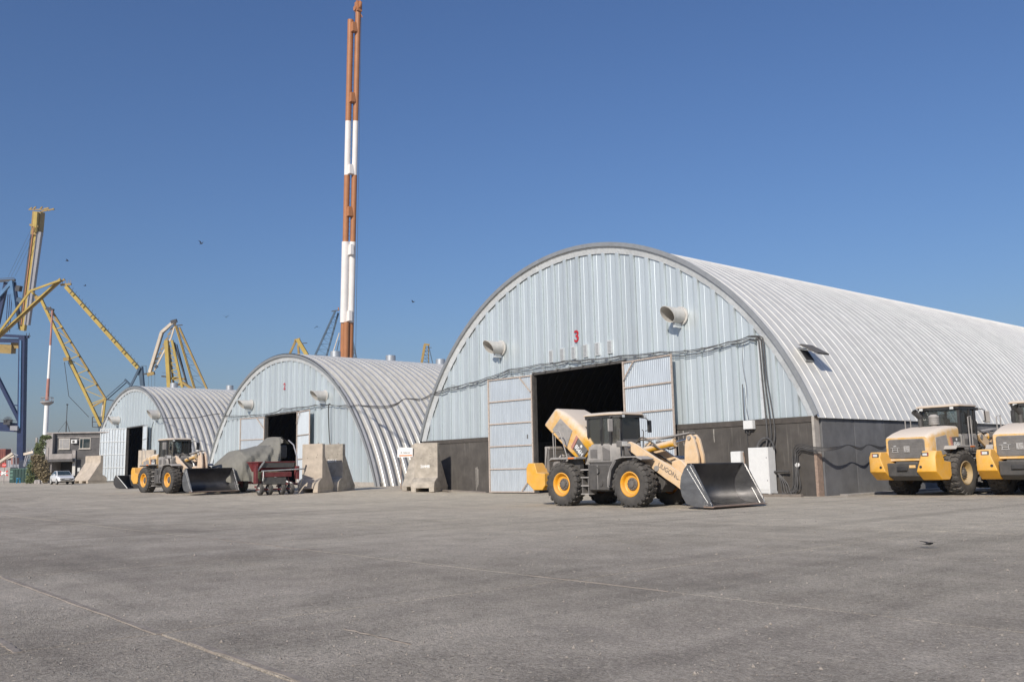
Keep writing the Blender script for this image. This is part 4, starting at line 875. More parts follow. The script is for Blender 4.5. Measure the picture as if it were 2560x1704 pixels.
ib = empty('covered_implement', (-56.9, 25.7, G(-56.9)), R(4), 1.1, 'large machine under a grey green tarpaulin before the middle hangar', 'implement')
RID = [(-2.9, .75), (-2.3, 1.7), (-1.5, 2.38), (-.4, 2.58), (.35, 2.72), (.95, 3.22), (1.35, 3.2), (1.75, 2.8)]
def ridge(y_):
    for (a, za), (b, zb_) in zip(RID, RID[1:]):
        if y_ <= b: return za+(zb_-za)*(y_-a)/(b-a)
    return RID[-1][1]
def tri(x): return abs((x % 2)-1)*2-1
NY, NT = 80, 44; V = []; F = []; rd = random.Random(5)
for i in range(NY+1):
    y_ = -2.9+4.65*i/NY; h = ridge(y_); w_ = 1.95*min(1, ((y_+3.05)/1.2)**.5)
    for k in range(NT+1):
        t = math.pi*k/NT; cx, cz = math.cos(t), math.sin(t); dn = 1-cz
        x_ = w_*abs(cx)**.7*(1 if cx > 0 else -1); z_ = .62+(h-.62)*cz**.9
        rad = math.atan2(y_-1.05, 3.6-z_)                        # folds fan out from the high point
        f = .085*tri(rad*6.5+.5*math.sin(3*t))*min(1, .3+dn*1.5) + .05*dn*tri(y_*4.1+.4+t)
        hem = -.14*max(0, tri(y_*1.7)) if k in (0, NT) else 0
        V.append((x_+f*(cx+.25), y_+f*.3, z_+f*cz*.8+hem))
for i in range(NY):
    y_ = -2.9+4.65*i/NY
    for k in range(NT):
        if y_ > .45 and k < min(19, 3+(y_-.45)*26+2.2*math.sin(y_*11)): continue
        F.append((i*(NT+1)+k, (i+1)*(NT+1)+k, (i+1)*(NT+1)+k+1, i*(NT+1)+k+1))
b = MB(); b.add(V, F); tp = b.build('tarpaulin', K['tarp'], ib, ang=14)
b = MB()
for i in range(28, 58):
    for k in range(0, 5):
        q4 = [V[i*(NT+1)+k], V[(i+1)*(NT+1)+k], V[(i+1)*(NT+1)+k+1], V[i*(NT+1)+k+1]]
        b.add([(x_+.04, y_, z_-.03) for x_, y_, z_ in q4], [(0, 1, 2, 3)])
b.build('olive_skirt', K['tarp2'], ib, ang=60)
B('machine_body', K['dgrey'], ib, -1.2, 1.0, -1.5, 1.3, .75, 1.6, .1); B('machine_tower', K['dgrey'], ib, -1.2, .9, .3, 1.5, 1.9, 2.7, .1)
MB().tube([(1.72, 1.72, .9), (1.6, 1.74, 2.0), (1.2, 1.74, 2.7), (.6, 1.74, 3.0)], .04, 7).build('hoop', K['crane_g'], ib)
for y_ in (-1.5, 1.0):
    wl = MB().lathe([(.2, -.12), (.36, -.13), (.42, -.05), (.42, .05), (.36, .13), (.2, .12)], 24).build('tyre', K['rubber'], ib, loc=(1.2, y_, .42)); MB().lathe([(.2, -.1), (.12, -.04), (.001, -.04)], 16).build('rim', K['mach_red'], wl)
MB().beam((1.3, -2.2, .55), (1.3, 1.6, .5), .14).beam((1.3, .2, .5), (3.2, .9, .38), .12).build('chassis', K['mach_red'], ib)
MB().beam((1.7, -.2, .95), (2.9, .7, .42), .07).build('tie_bar', K['lamp'], ib)

# ------------------------------------------------------------------ striped mast
DM = 140
ax0, ax1 = at(864, 1000, DM), at(886, 30, DM)
def axp(py, off=0, dz=0):
    t = (py-1000)/(30-1000); p = ax0.lerp(ax1, t); return p + CR*(off*DM/F_PX) - CF*dz
mast = empty('striped_mast', axp(1110)-Vector((0, 0, 0)), 0, 1, 'tall orange and white twin tube mast behind the middle hangar', 'mast')
mo = mast.location
def mt(path, r, nm, m, n=16): MB().cyl(Vector(path[0])-mo, Vector(path[1])-mo, r, n=n).build(nm, m, mast)
for y0_, y1_, m in ((1130, 805, 'mast_o'), (605, 438, 'mast_o'), (438, 303, 'mast_w'), (303, 50, 'mast_o')):
    wide = y0_ > 1000
    mt((axp(y0_, -9), axp(y1_, -9)), .46, 'mast_tube', K[m])
    mt((axp(y0_, 9.5), axp(y1_ if y1_ > 60 else 22, 9.5)), .42, 'mast_tube', K[m])
    if wide: mt((axp(y0_, 0, .55), axp(y1_, 0, .55)), .45, 'mast_tube', K[m])
for y0_, y1_ in ((806, 604.5),):
    mt((axp(y0_, -8, .1), axp(y1_, -8, .1)), .62, 'mast_sleeve', K['mast_w'], 20); mt((axp(y0_, 9, 0), axp(y1_, 9, 0)), .50, 'mast_sleeve', K['mast_w'])
    for py in (625, 790): MB().box(axp(py, 5, .5)-mo, (1.1, .5, 1.6)).build('sleeve_lug', K['mast_w'], mast)
for py, m in ((71, 'mast_o'), (246, 'mast_o'), (425, 'mast_w'), (530, 'mast_o')): MB().box(axp(py, 0, .35)-mo, (.85, .7, 1.45)).build('cross_plate', K[m], mast)
for k in range(44):
    py = 590-k*11.8; MB().beam(axp(py, -3)-mo, axp(py, 3)-mo, .06).build('rung', K['crane_db'], mast)
for off in (-2.5, 2.5): MB().beam(axp(600, off)-mo, axp(75, off)-mo, .06).build('ladder_rail', K['crane_db'], mast)
MB().box(axp(18, 9.5)-mo, (.9, .8, 1.6)).build('sheave_head', K['mast_o'], mast)
MB().lathe([(.001, -.15), (.62, -.15), (.68, 0), (.62, .15), (.001, .15)], 20, axp(14, 12, .2)-mo).build('sheave', K['mast_o'], mast)
MB().lathe([(.001, -.1), (.40, -.1), (.40, .1), (.001, .1)], 16, axp(22, 2, .2)-mo).build('sheave', K['mast_o'], mast)
MB().beam(axp(8, 6)-mo, axp(-2, 4)-mo, .1).beam(axp(30, 13)-mo, axp(44, 20)-mo, .12).build('head_bracket', K['mast_o'], mast)
MB().tube([axp(20, 16)-mo, axp(60, 17.5)-mo, axp(1000, 23)-mo], .03, 5).tube([axp(60, 3)-mo, axp(20, -2)-mo], .03, 5).build('hoist_wire', K['crane_k'], mast)

# ------------------------------------------------------------------ harbour cranes
def crane(label, org, depth, cat='harbour crane'):
    p = at(org[0], org[1], depth); g = Vector((p.x, p.y, gz(p.x)))
    o = empty('harbour_crane', g, 0, 1, label, cat, 'cranes along the quay')
    def bar(name, pts, wpx, m, dz=0, dz2=None, hpx=None):
        b = MB(); s = depth/F_PX
        P = [at(x_, y_, depth+(dz if i == 0 or dz2 is None else dz2))-g for i, (x_, y_) in enumerate(pts)]
        for a, c_ in zip(P, P[1:]): b.beam(a, c_, wpx*s, (hpx or wpx)*s, up=CF)
        return b.build(name, K[m], o)
    def lattice(name, a0, a1, b0, b1, n, wpx, m, dz=0):
        b = MB(); s = depth/F_PX
        for k in range(n+1):
            t = k/n; p_ = (a0[0]+(a1[0]-a0[0])*t, a0[1]+(a1[1]-a0[1])*t); q_ = (b0[0]+(b1[0]-b0[0])*t, b0[1]+(b1[1]-b0[1])*t)
            b.beam(at(*p_, depth+dz)-g, at(*q_, depth+dz)-g, wpx*s, up=CF)
            if k < n:
                t2 = (k+1)/n; r_ = (b0[0]+(b1[0]-b0[0])*t2, b0[1]+(b1[1]-b0[1])*t2)
                b.beam(at(*p_, depth+dz)-g, at(*r_, depth+dz)-g, wpx*.7*s, up=CF)
        return b.build(name, K[m], o)
    return o, bar, lattice, g
# blue ship-to-shore crane with raised yellow boom
st_, bar, lat, sg = crane('blue container crane with raised yellow boom at the left edge', (53, 1165), 270)
bar('leg', [(58, 838), (52, 1203)], 15, 'crane_b'); bar('leg_inner', [(49, 1078), (49, 1203)], 7, 'crane_lb', 3)
bar('leg', [(-40, 838), (-46, 1203)], 15, 'crane_b'); bar('leg_face', [(52, 850), (49, 1070)], 4, 'crane_lb', -1)
bar('portal_beam', [(-45, 1063), (56, 1069)], 20, 'crane_b', 1); bar('portal_rail', [(-45, 1046), (52, 1052)], 1, 'crane_k'); bar('portal_rail', [(-45, 1052), (52, 1058)], 1, 'crane_k')
bar('nameplate', [(28, 1069), (46, 1070)], 11, 'crane_g', -1.3)
bar('brace', [(-10, 935), (52, 1058)], 8, 'crane_b'); bar('brace', [(32, 1012), (54, 1014)], 2.5, 'crane_b')
bar('girder', [(-45, 835), (72, 842)], 7, 'crane_b'); bar('girder', [(-45, 850), (60, 852)], 10, 'crane_b', 1)
bar('machinery_house', [(-45, 868), (34, 873)], 22, 'crane_yd', 2); bar('machinery_house', [(32, 860), (52, 862)], 18, 'crane_yd', 2.5)
for x_ in (66, 73): bar('walkway_post', [(x_, 842), (x_, 832)], 1.2, 'crane_k')
bar('walkway', [(60, 842), (76, 840)], 2, 'crane_k')
bar('boom', [(57, 826), (90, 562)], 12, 'crane_y', 0, None, 12); bar('boom_dark_edge', [(50, 812), (82, 562)], 4, 'crane_k', -1)
bar('boom_red_rail', [(53, 812), (84, 566)], 2, 'mast_o', -3); bar('boom_side', [(68, 812), (100, 580)], 11, 'crane_g', -1.2)
bar('boom_head', [(92, 588), (97, 530)], 21, 'crane_yd', 0); bar('boom_head_face', [(88, 580), (91, 530)], 9, 'crane_y', -2)
bar('boom_top', [(72, 524), (136, 524)], 2.5, 'crane_yd'); 
for x_, y_, x2, y2 in ((74, 524, 80, 519), (84, 522, 90, 517), (100, 523, 106, 517), (110, 522, 122, 520), (120, 526, 135, 522), (100, 530, 118, 526)): bar('boom_top_frame', [(x_, y_), (x2, y2)], 3, 'crane_yd', random.uniform(-2, 2))
bar('boom_hinge', [(75, 562), (96, 566)], 5, 'crane_yd', -2)
d_ = (at(101, 580, 266)-at(68, 812, 266)).normalized(); yv = (CU-d_*CU.dot(d_)); side_v = d_.cross(CF)
text('boom_lettering', 'CONTAINER TERMINAL ILYICHEVSK', 1.55, K['crane_k'], st_, frame(at(84.2, 697, 268.2)-sg, d_, -side_v if side_v.dot(CR) > 0 else side_v), .01)
for x_, w_ in ((43, 9), (48, 6)): bar('hinge_tower', [(x_-12, 705), (x_+3, 822)], w_, 'crane_b', 1)
bar('a_frame', [(32, 702), (-20, 760)], 7, 'crane_lb'); bar('a_frame', [(16, 706), (-6, 810)], 9, 'crane_b', 1); bar('a_frame', [(28, 702), (44, 822)], 7, 'crane_lb', -1)
bar('a_frame_top', [(-10, 703), (38, 700)], 6, 'crane_k'); bar('a_frame_top', [(-10, 697), (36, 694)], 1.2, 'crane_k')
for x_ in (20, 25, 30): bar('stay_rod', [(x_, 735), (x_-6, 830)], 1.4, 'crane_b')
bar('hinge_gear', [(42, 720), (52, 722)], 14, 'crane_k', -1); bar('hinge_gear', [(44, 748), (56, 752)], 10, 'crane_db', -1); bar('hinge_gear', [(48, 780), (58, 806)], 9, 'crane_k', 1)
for a_, b_ in (((82, 565), (20, 692)), ((80, 585), (28, 692)), ((76, 610), (38, 690))): bar('stay_wire', [a_, b_], .5, 'crane_db', -2)
for k in range(14):
    a_ = math.pi*k/13; bar('reel_spoke', [(20+5*math.cos(a_), 1053-5*math.sin(a_)), (20+13*math.cos(a_), 1053-13*math.sin(a_))], .8, 'crane_k', -2)
bar('cable_reel', [(12, 1054), (28, 1055)], 12, 'crane_k', -1)
# yellow double-link portal crane
pc, bar, lat, g_ = crane('yellow portal crane with long jib behind the farthest hangar', (257, 1080), 185)
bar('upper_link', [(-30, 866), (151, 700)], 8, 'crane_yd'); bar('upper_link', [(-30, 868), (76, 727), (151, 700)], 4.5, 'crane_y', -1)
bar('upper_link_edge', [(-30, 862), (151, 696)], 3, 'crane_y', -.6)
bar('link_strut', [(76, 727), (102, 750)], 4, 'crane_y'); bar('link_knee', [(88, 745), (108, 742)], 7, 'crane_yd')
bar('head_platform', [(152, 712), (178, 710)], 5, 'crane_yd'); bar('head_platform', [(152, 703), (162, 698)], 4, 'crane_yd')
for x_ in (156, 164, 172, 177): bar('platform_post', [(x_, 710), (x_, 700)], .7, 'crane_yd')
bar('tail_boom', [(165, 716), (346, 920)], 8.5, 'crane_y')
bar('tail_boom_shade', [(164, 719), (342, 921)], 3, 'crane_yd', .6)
for k in range(22):
    t = k/21; x_ = 172+t*170; y_ = 718+t*194
    bar('boom_rail_post', [(x_, y_), (x_+3, y_-8)], .7, 'crane_k')
for k in range(7):
    t = (k+.5)/7; x_ = 165+t*181; y_ = 716+t*204; bar('boom_joint', [(x_-3.6, y_+3.4), (x_+3.6, y_-3.4)], 2, 'crane_k', -1)
bar('jib_chord', [(103, 748), (252, 1064)], 6.5, 'crane_y', 0); bar('jib_chord', [(124, 768), (264, 996)], 4.5, 'crane_yd', .5)
lat('jib_lattice', (121, 786), (226, 1010), (135, 780), (262, 995), 6, 2.2, 'crane_y')
bar('jib_back_leg', [(264, 994), (257, 1055)], 4, 'crane_y'); bar('jib_back_leg', [(259, 998), (252, 1058)], 3, 'crane_w', .5)
bar('jib_foot_beam', [(228, 1018), (266, 996)], 4, 'crane_yd'); bar('sheave_block', [(116, 770), (134, 776)], 7, 'crane_k', -1); bar('sheave_block', [(160, 898), (174, 896)], 8, 'crane_yd', -1)
bar('tail_tower', [(352, 916), (358, 985)], 9, 'crane_db'); bar('tail_tower', [(350, 918), (320, 978)], 5, 'crane_db', -.5); bar('tail_platform', [(346, 936), (366, 934)], 4, 'crane_k')
bar('tail_cage', [(366, 934), (365, 914)], .8, 'crane_k'); bar('tail_cage', [(352, 914), (366, 914)], .8, 'crane_k')
bar('tie_rod', [(264, 994), (314, 950)], 2, 'crane_db'); bar('tie_rod', [(266, 1000), (318, 954)], 2, 'crane_db', .5); bar('tie_rod', [(266, 998), (290, 1002)], 2.2, 'crane_k'); bar('tie_rod', [(312, 948), (326, 962)], 4, 'crane_db')
for a_, b_ in (((231, 1042), (231, 1066)), ((246, 1042), (246, 1068)), ((262, 1042), (262, 1068)), ((231, 1042), (262, 1041)), ((231, 1054), (262, 1054)), ((231, 1067), (262, 1069))): bar('cab_frame', [a_, b_], 1.6, 'crane_k')
bar('cab_body', [(249, 1055), (262, 1055)], 24, 'crane_db', 1)
bar('slew_column', [(256, 1065), (256, 1180)], 14, 'crane_db', 3)
for a_, b_, c_ in (((161, 905), (172, 990), (222, 1042)), ((170, 905), (205, 975), (228, 1010))):
    b = MB(); b.tube([at(*q, 185)-g_ for q in (a_, b_, c_)], .06, 5); b.build('hanging_cable', K['crane_k'], pc)
# cream and yellow level-luffing crane
lc, bar, lat, g_ = crane('cream and yellow luffing crane rising behind the farthest hangar roof', (430, 1080), 225)
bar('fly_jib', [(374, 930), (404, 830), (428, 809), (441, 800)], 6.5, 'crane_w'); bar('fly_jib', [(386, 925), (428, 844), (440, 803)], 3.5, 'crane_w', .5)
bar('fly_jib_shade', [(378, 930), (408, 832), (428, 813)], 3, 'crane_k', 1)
lat('fly_lattice', (383, 912), (430, 812), (393, 905), (440, 806), 8, 1.6, 'crane_yd', .5); bar('fly_tip', [(369, 936), (386, 932)], 8, 'crane_yd'); bar('fly_tip', [(388, 918), (393, 914)], 7, 'crane_k')
bar('head_sheave', [(428, 805), (442, 801)], 8, 'crane_k'); bar('head_arm', [(438, 814), (456, 812)], 2.5, 'crane_k')
bar('tower', [(416, 850), (424, 985)], 9, 'crane_y'); bar('tower', [(430, 850), (456, 968)], 5.5, 'crane_y', .5); bar('tower', [(422, 862), (436, 975)], 4, 'crane_yd', 1)
lat('tower_lattice', (420, 868), (430, 965), (434, 872), (452, 955), 5, 2.2, 'crane_y', .3)
bar('tower_back', [(436, 856), (468, 962)], 3, 'crane_k', 1); bar('tower_back', [(442, 860), (470, 965)], 2, 'crane_k', 1.5)
for z_ in (945, 960): bar('tower_platform', [(424, z_), (462, z_+2)], 5, 'crane_yd', .8)
bar('side_platform', [(404, 940), (424, 942)], 3.5, 'crane_k'); bar('side_rail', [(405, 931), (424, 932)], .7, 'crane_k')
bar('back_leg', [(440, 815), (488, 976)], 5, 'crane_yd'); bar('back_leg', [(448, 818), (520, 978)], 4.5, 'crane_yd', .5)
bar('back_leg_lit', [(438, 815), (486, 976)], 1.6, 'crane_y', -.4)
lat('back_lattice', (447, 830), (486, 968), (452, 830), (512, 966), 5, .8, 'crane_k', .5); bar('base_strut', [(456, 955), (484, 974)], 6, 'crane_yd', .5)
for x_ in (371, 379, 387): bar('hoist_rope', [(x_, 935), (x_, 975)], .45, 'crane_k')
# slate blue lattice crane beside the mast
bl, bar, lat, g_ = crane('slate blue lattice crane partly hidden by the striped mast', (830, 1080), 235)
bar('front_leg', [(838, 778), (780, 905)], 4.5, 'crane_db'); bar('front_leg', [(846, 782), (813, 902)], 4, 'crane_db', 1)
lat('leg_lattice', (832, 792), (782, 900), (843, 792), (815, 900), 8, .9, 'crane_db', .5); bar('top_platform', [(829, 778), (848, 775)], 2.5, 'crane_k'); bar('top_post', [(847, 776), (846, 768)], 2.5, 'mast_o')
bar('rear_leg', [(876, 825), (894, 908)], 3, 'crane_db'); bar('rear_leg', [(880, 832), (886, 906)], 1.8, 'crane_k'); lat('rear_lattice', (874, 850), (880, 905), (880, 850), (892, 905), 5, .9, 'crane_k')
bar('side_leg', [(848, 832), (828, 895)], 2, 'crane_w'); bar('side_leg', [(848, 850), (838, 895)], 2, 'crane_db')
# small crane heads peeping over the roofs
oy, bar, lat, g_ = crane('orange yellow crane head just above the middle hangar roof', (748, 1080), 260)
bar('jib_head', [(744, 848), (772, 895)], 9, 'crane_y'); bar('jib_head', [(741, 848), (722, 890)], 5, 'crane_yd', .5); bar('jib_web', [(745, 862), (748, 892)], 5, 'crane_yd'); bar('jib_arm', [(756, 858), (768, 857)], 2, 'crane_k'); bar('jib_tip', [(736, 850), (750, 846)], 4, 'crane_yd')
oy, bar, lat, g_ = crane('small ochre crane head above the roof left of hangar 3', (1066, 1080), 250)
bar('jib_head', [(1062, 862), (1053, 915)], 6, 'crane_yd'); bar('jib_head', [(1071, 864), (1072, 916)], 2.5, 'crane_yd', .5); bar('jib_back', [(1072, 866), (1084, 918)], 2, 'crane_db'); lat('jib_lattice', (1062, 868), (1060, 914), (1071, 868), (1074, 914), 5, 1.2, 'crane_k'); bar('jib_tip', [(1060, 860), (1074, 862)], 4.5, 'crane_yd'); bar('jib_arm', [(1070, 868), (1079, 869)], 1.5, 'crane_k')

# ------------------------------------------------------------------ office building and things at the far left
DB = 110
p0 = at(114, 1203, DB); zb = gz(p0.x)-.05
bx = (_r*math.cos(R(-6)) + _v*math.sin(R(6))).normalized(); ba = math.atan2(bx.y, bx.x)
bd = empty('office_building', (p0.x, p0.y, zb), ba, 1, 'two storey dark grey building left of the farthest hangar', 'building')
S = DB/F_PX                       # metres per photo pixel at that distance
def bp(px): return (px-114)*S
HB = 5.95
B('wall', K['bldg'], bd, 0.9, bp(262), 0, 8, 2.95, HB); B('wall', K['bldg'], bd, bp(186), bp(262), .02, 8, -.3, 2.948)
B('wall', K['bldg2'], bd, 0, .88, -.35, 7, -.3, HB-.05); B('recess_wall', K['bldg'], bd, .885, bp(186)-.02, 2.2, 8, -.3, 2.94)
B('roof_slab', K['bldg2'], bd, -.1, bp(263), -.25, 8.2, HB+.004, HB+.16)
B('canopy', K['bldg'], bd, -.5, bp(184), -1.1, 2.0, 2.5, 2.80, .02); B('canopy_rail', K['bldg2'], bd, -.5, bp(183), -1.12, -1.04, 2.82, 3.45)
B('recess_post', K['bldg2'], bd, .15, .5, -1.0, -.7, -.3, 2.49); B('garage_door', K['dgrey'], bd, 1.0, bp(183), 2.1, 2.19, -.2, 2.4)
for px in (142, 191):
    x_ = bp(px); w_ = 26*S if px == 142 else 27*S
    f = MB().bb(x_, x_+w_, -.06, .0, 4.05, 5.35).build('window', K['cowl_in'], bd)
    B('window_pane', K['curtain'] if px == 142 else K['pane'], f, x_+.07, x_+w_*.30, -.075, -.062, 4.13, 5.27); B('window_pane', K['pane'] if px != 142 else K['curtain'], f, x_+w_*.30+.06, x_+w_-.07, -.075, -.062, 4.13, 5.27)
    B('window_sill', K['cowl_in'], f, x_-.06, x_+w_+.06, -.16, -.062, 3.98, 4.046)
B('string_course', K['bldg2'], bd, 1.0, bp(262), -.05, -.002, 5.44, 5.52)
ac = B('air_conditioner', K['cab_white'], bd, bp(173), bp(187), -.36, -.02, 4.72, 5.16, .03); MB().cyl((bp(179), -.362, 4.94), (bp(179), -.375, 4.94), .16, n=18).build('fan_grille', K['dgrey'], ac)
MB().bb(bp(176), bp(184), -.20, -.02, 2.9, 3.9).build('pipe_box', K['bldg2'], bd); MB().bb(bp(178), bp(185), -.25, -.02, .8, 2.9).build('pipe_box', K['cowl'], bd)
B('notice', K['lamp'], bd, bp(189), bp(195), -.02, .015, 1.3, 1.75); B('meter', K['grey'], bd, bp(189), bp(215), -.03, .015, 2.0, 2.05)
MB().cyl((.75, -.5, -.2), (.75, -.5, HB), .12, n=10).build('drain_pipe', K['bldg2'], bd)
an = empty('antenna_mast', Vector((p0.x, p0.y, zb))+bx*bp(157)+Vector((0, 0, HB+.15)), 0, 1, 'thin antenna mast with guy wires on the grey building roof', 'antenna')
MB().cyl((0, 0, 0), (0, 0, 1.4), .07, n=8).cyl((0, 0, 1.4), (0, 0, 3.35), .045, n=8).build('pole', K['crane_k'], an); B('pole_head', K['crane_k'], an, -.10, .10, -.1, .1, 3.352, 3.48)
for a_ in range(3): MB().tube([(0, 0, 1.4), (.9*math.cos(a_*2.1+.3), .9*math.sin(a_*2.1+.3), 0)], .02, 5).build('guy_wire', K['crane_k'], an)
# white control mast
cb = at(107, 1203, 125); S2 = 125/F_PX
cm = empty('radar_mast', (cb.x, cb.y, gz(cb.x)), 0, 1, 'white and faded red mast with a round platform by the grey building', 'mast')
def cmz(py): return (1203-py)*S2
MB().cyl((0, 0, 0), (.1, 0, cmz(1008)), .36, .30, n=18).build('mast_shaft', K['white'], cm); MB().cyl((.1, 0, cmz(1000)), (.18, 0, cmz(945)), .24, .20, n=16).build('mast_band', K['cont_pink'], cm)
MB().cyl((.18, 0, cmz(945)), (.3, 0, cmz(860)), .20, .15, n=14).build('mast_top', K['white'], cm); MB().cyl((.3, 0, cmz(860)), (.42, 0, cmz(770)), .15, .10, n=14).build('mast_band', K['cont_pink'], cm)
MB().cyl((.1, 0, cmz(1012)), (.1, 0, cmz(1006)), .4, .85, n=20).cyl((.1, 0, cmz(1006)), (.1, 0, cmz(1003)), .85, n=20).build('platform', K['bldg2'], cm)
for k in range(12):
    a_ = 2*math.pi*k/12; MB().beam((.1+.8*math.cos(a_), .8*math.sin(a_), cmz(1003)), (.1+.8*math.cos(a_), .8*math.sin(a_), cmz(993)), .04).build('rail_post', K['bldg2'], cm)
MB().tube([(.1+.8*math.cos(2*math.pi*k/24), .8*math.sin(2*math.pi*k/24), cmz(993)) for k in range(25)], .03, 5).build('rail', K['bldg2'], cm)
# creeper covered shrub
def foliage(name, blobs, m, root, n, sz, seed):
    rr = random.Random(seed); V = []; F = []
    for k in range(n):
        c_, r_ = blobs[rr.randrange(len(blobs))]
        d = Vector((rr.gauss(0, 1), rr.gauss(0, 1), rr.gauss(0, 1))).normalized()*rr.uniform(.45, 1.0)
        p = Vector((c_[0]+d.x*r_[0], c_[1]+d.y*r_[1], c_[2]+d.z*r_[2]))
        a = Vector((rr.gauss(0, 1), rr.gauss(0, 1), rr.gauss(0, 1))).normalized(); b_ = a.orthogonal().normalized(); s_ = sz*rr.uniform(.6, 1.4)
        i = len(V); V += [p-a*s_, p-b_*s_*.5, p+a*s_, p+b_*s_*.5]; F.append((i, i+1, i+2, i+3))
    b = MB(); b.add(V, F); return b.build(name, m, root, fix=False)
sp_ = at(97, 1200, 104); shb = empty('creeper_shrub', (sp_.x, sp_.y, gz(sp_.x)-.05), ba, 1, 'olive brown creeper and bush at the left corner of the grey building', 'shrub')
u = 104/F_PX
foliage('crown', [((0, 0, 2.0), (1.0, .8, 1.1)), ((.6, 0, 1.0), (.7, .6, .9)), ((-.2, 0, 3.0), (.8, .7, .6)), ((.3, .1, 1.6), (.8, .6, 1.4))], K['leaf_b'], shb, 2600, .13, 1)
foliage('crown_green', [((-.9, -.1, 1.6), (.5, .5, 1.3)), ((.2, 0, 4.6), (.42, .4, 1.1)), ((-.3, 0, 4.0), (.4, .4, .8)), ((-.8, -.2, .5), (.7, .5, .5)), ((.6, 0, 5.3), (.6, .4, .25)), ((.0, 0, 3.2), (.5, .4, .6))], K['leaf_g'], shb, 2200, .12, 2)
for dx in (-.3, .2, .6): MB().tube([(dx, 0, 0), (dx*.8, .05, 1.5), (dx*.3+.1, 0, 3.2), (.15, 0, 5.0)], .07, 6).build('stem', K['bark'], shb)
for i_, dx in enumerate((-.55, .0, .75)): MB().beam((dx, .2, 0), (dx, .2, 5.3-.6*i_), .18).build('creeper_post', K['bldg2'], shb)
# white saloon car
cp = at(156, 1199, 96); S3 = 96/F_PX
car = empty('white_car', (cp.x, cp.y, gz(cp.x)-.03), math.atan2(_r.y, _r.x)+R(-52), 1, 'white saloon car parked before the dark grey building', 'car')
def cs(x, w_, zt, zb_=.32): return [(x, -w_*.93, zb_), (x, -w_, zb_+.18), (x, -w_, zt-.16), (x, -w_*.9, zt), (x, w_*.9, zt), (x, w_, zt-.16), (x, w_, zb_+.18), (x, w_*.93, zb_)]
MB().loft([cs(-2.15, .70, .90, .42), cs(-2.05, .80, .98), cs(-1.2, .84, .98), cs(.6, .85, .96), cs(1.4, .83, .86), cs(2.0, .76, .74), cs(2.16, .66, .66, .40)]).build('car_body', K['carpaint'], car, .03, ang=40)
def rs(x, w_, z_): return [(x, -w_, z_), (x, w_, z_)]
MB().add([(-1.75, -.76, .95), (-1.75, .76, .95), (-1.15, -.60, 1.40), (-1.15, .60, 1.40), (.05, -.60, 1.42), (.05, .60, 1.42), (.95, -.74, .93), (.95, .74, .93)], [(0, 1, 3, 2), (2, 3, 5, 4), (4, 5, 7, 6), (0, 2, 4, 6), (1, 3, 5, 7)]).build('cabin', K['carpaint'], car, .02)
MB().add([(.12, -.55, 1.385), (.12, .55, 1.385), (.90, -.66, .965), (.90, .66, .965)], [(0, 1, 3, 2)]).build('windscreen', K['pane'], car, loc=(.015, 0, .012))
for s in (-1, 1):
    MB().add([(-1.1, s*.622, 1.34), (-.5, s*.622, 1.36), (-.5, s*.752, 1.0), (-1.45, s*.752, 1.0)], [(0, 1, 2, 3)]).build('side_window', K['pane'], car, loc=(0, s*.012, 0)); MB().add([(-.43, s*.622, 1.36), (.0, s*.622, 1.36), (.66, s*.752, 1.0), (-.43, s*.752, 1.0)], [(0, 1, 2, 3)]).build('side_window', K['pane'], car, loc=(0, s*.012, 0))
    B('headlight', K['lamp'], car, 1.90, 2.10, s*.42, s*.70, .60, .72, .02); B('mirror', K['carpaint'], car, .45, .62, s*.84, s*1.0, .96, 1.10, .02)
    for x_ in (-1.3, 1.32):
        wl = MB().lathe([(.19, -.09), (.28, -.10), (.31, -.05), (.31, .05), (.28, .10), (.19, .09)], 22).build('tyre', K['black'], car, loc=(x_, s*.77, .31)); MB().lathe([(.2, s*.095), (.17, s*.11), (.001, s*.10)], 14).build('rim', K['lamp'], wl)
B('grille', K['black'], car, 2.08, 2.165, -.34, .34, .56, .64); B('lower_intake', K['black'], car, 2.10, 2.168, -.55, .55, .42, .50); B('number_plate', K['lamp'], car, 2.17, 2.18, -.24, .24, .50, .58)
# dark green container with a blue stool before it
gp = at(48, 1202, 112); S4 = 112/F_PX
gc = empty('green_container', (gp.x, gp.y, gz(gp.x)-.05), math.atan2(_r.y, _r.x)+R(4), 1, 'dark green steel container at the far left', 'container')
B('container_body', K['green_box'], gc, -24*S4, 30*S4, 0, 2.4, .05, 1.72, .02); B('container_roof', K['green_lt'], gc, -25*S4, 30*S4, -.05, 2.45, 1.724, 1.80)
for k in range(3): B('end_panel', K['green_lt'], gc, -24*S4, -16*S4, -.03, -.002, .45+k*.42, .72+k*.42)
for k in range(6): B('rib', K['green_box'], gc, -12*S4+k*7.5*S4, -11*S4+k*7.5*S4, -.05, -.002, .1, 1.7)
bp_ = at(46, 1202, 108); bs_ = empty('blue_stool', (bp_.x, bp_.y, gz(bp_.x)-.03), 0, 1, 'small bright blue plastic stool before the green container', 'stool')
MB().cyl((0, 0, .55), (0, 0, .62), .28, .25, n=16).build('seat', K['blue_pl'], bs_)
for a_ in range(4): MB().beam((.26*math.cos(a_*1.57+.6), .26*math.sin(a_*1.57+.6), 0), (.18*math.cos(a_*1.57+.6), .18*math.sin(a_*1.57+.6), .55), .09).build('leg', K['blue_pl'], bs_)
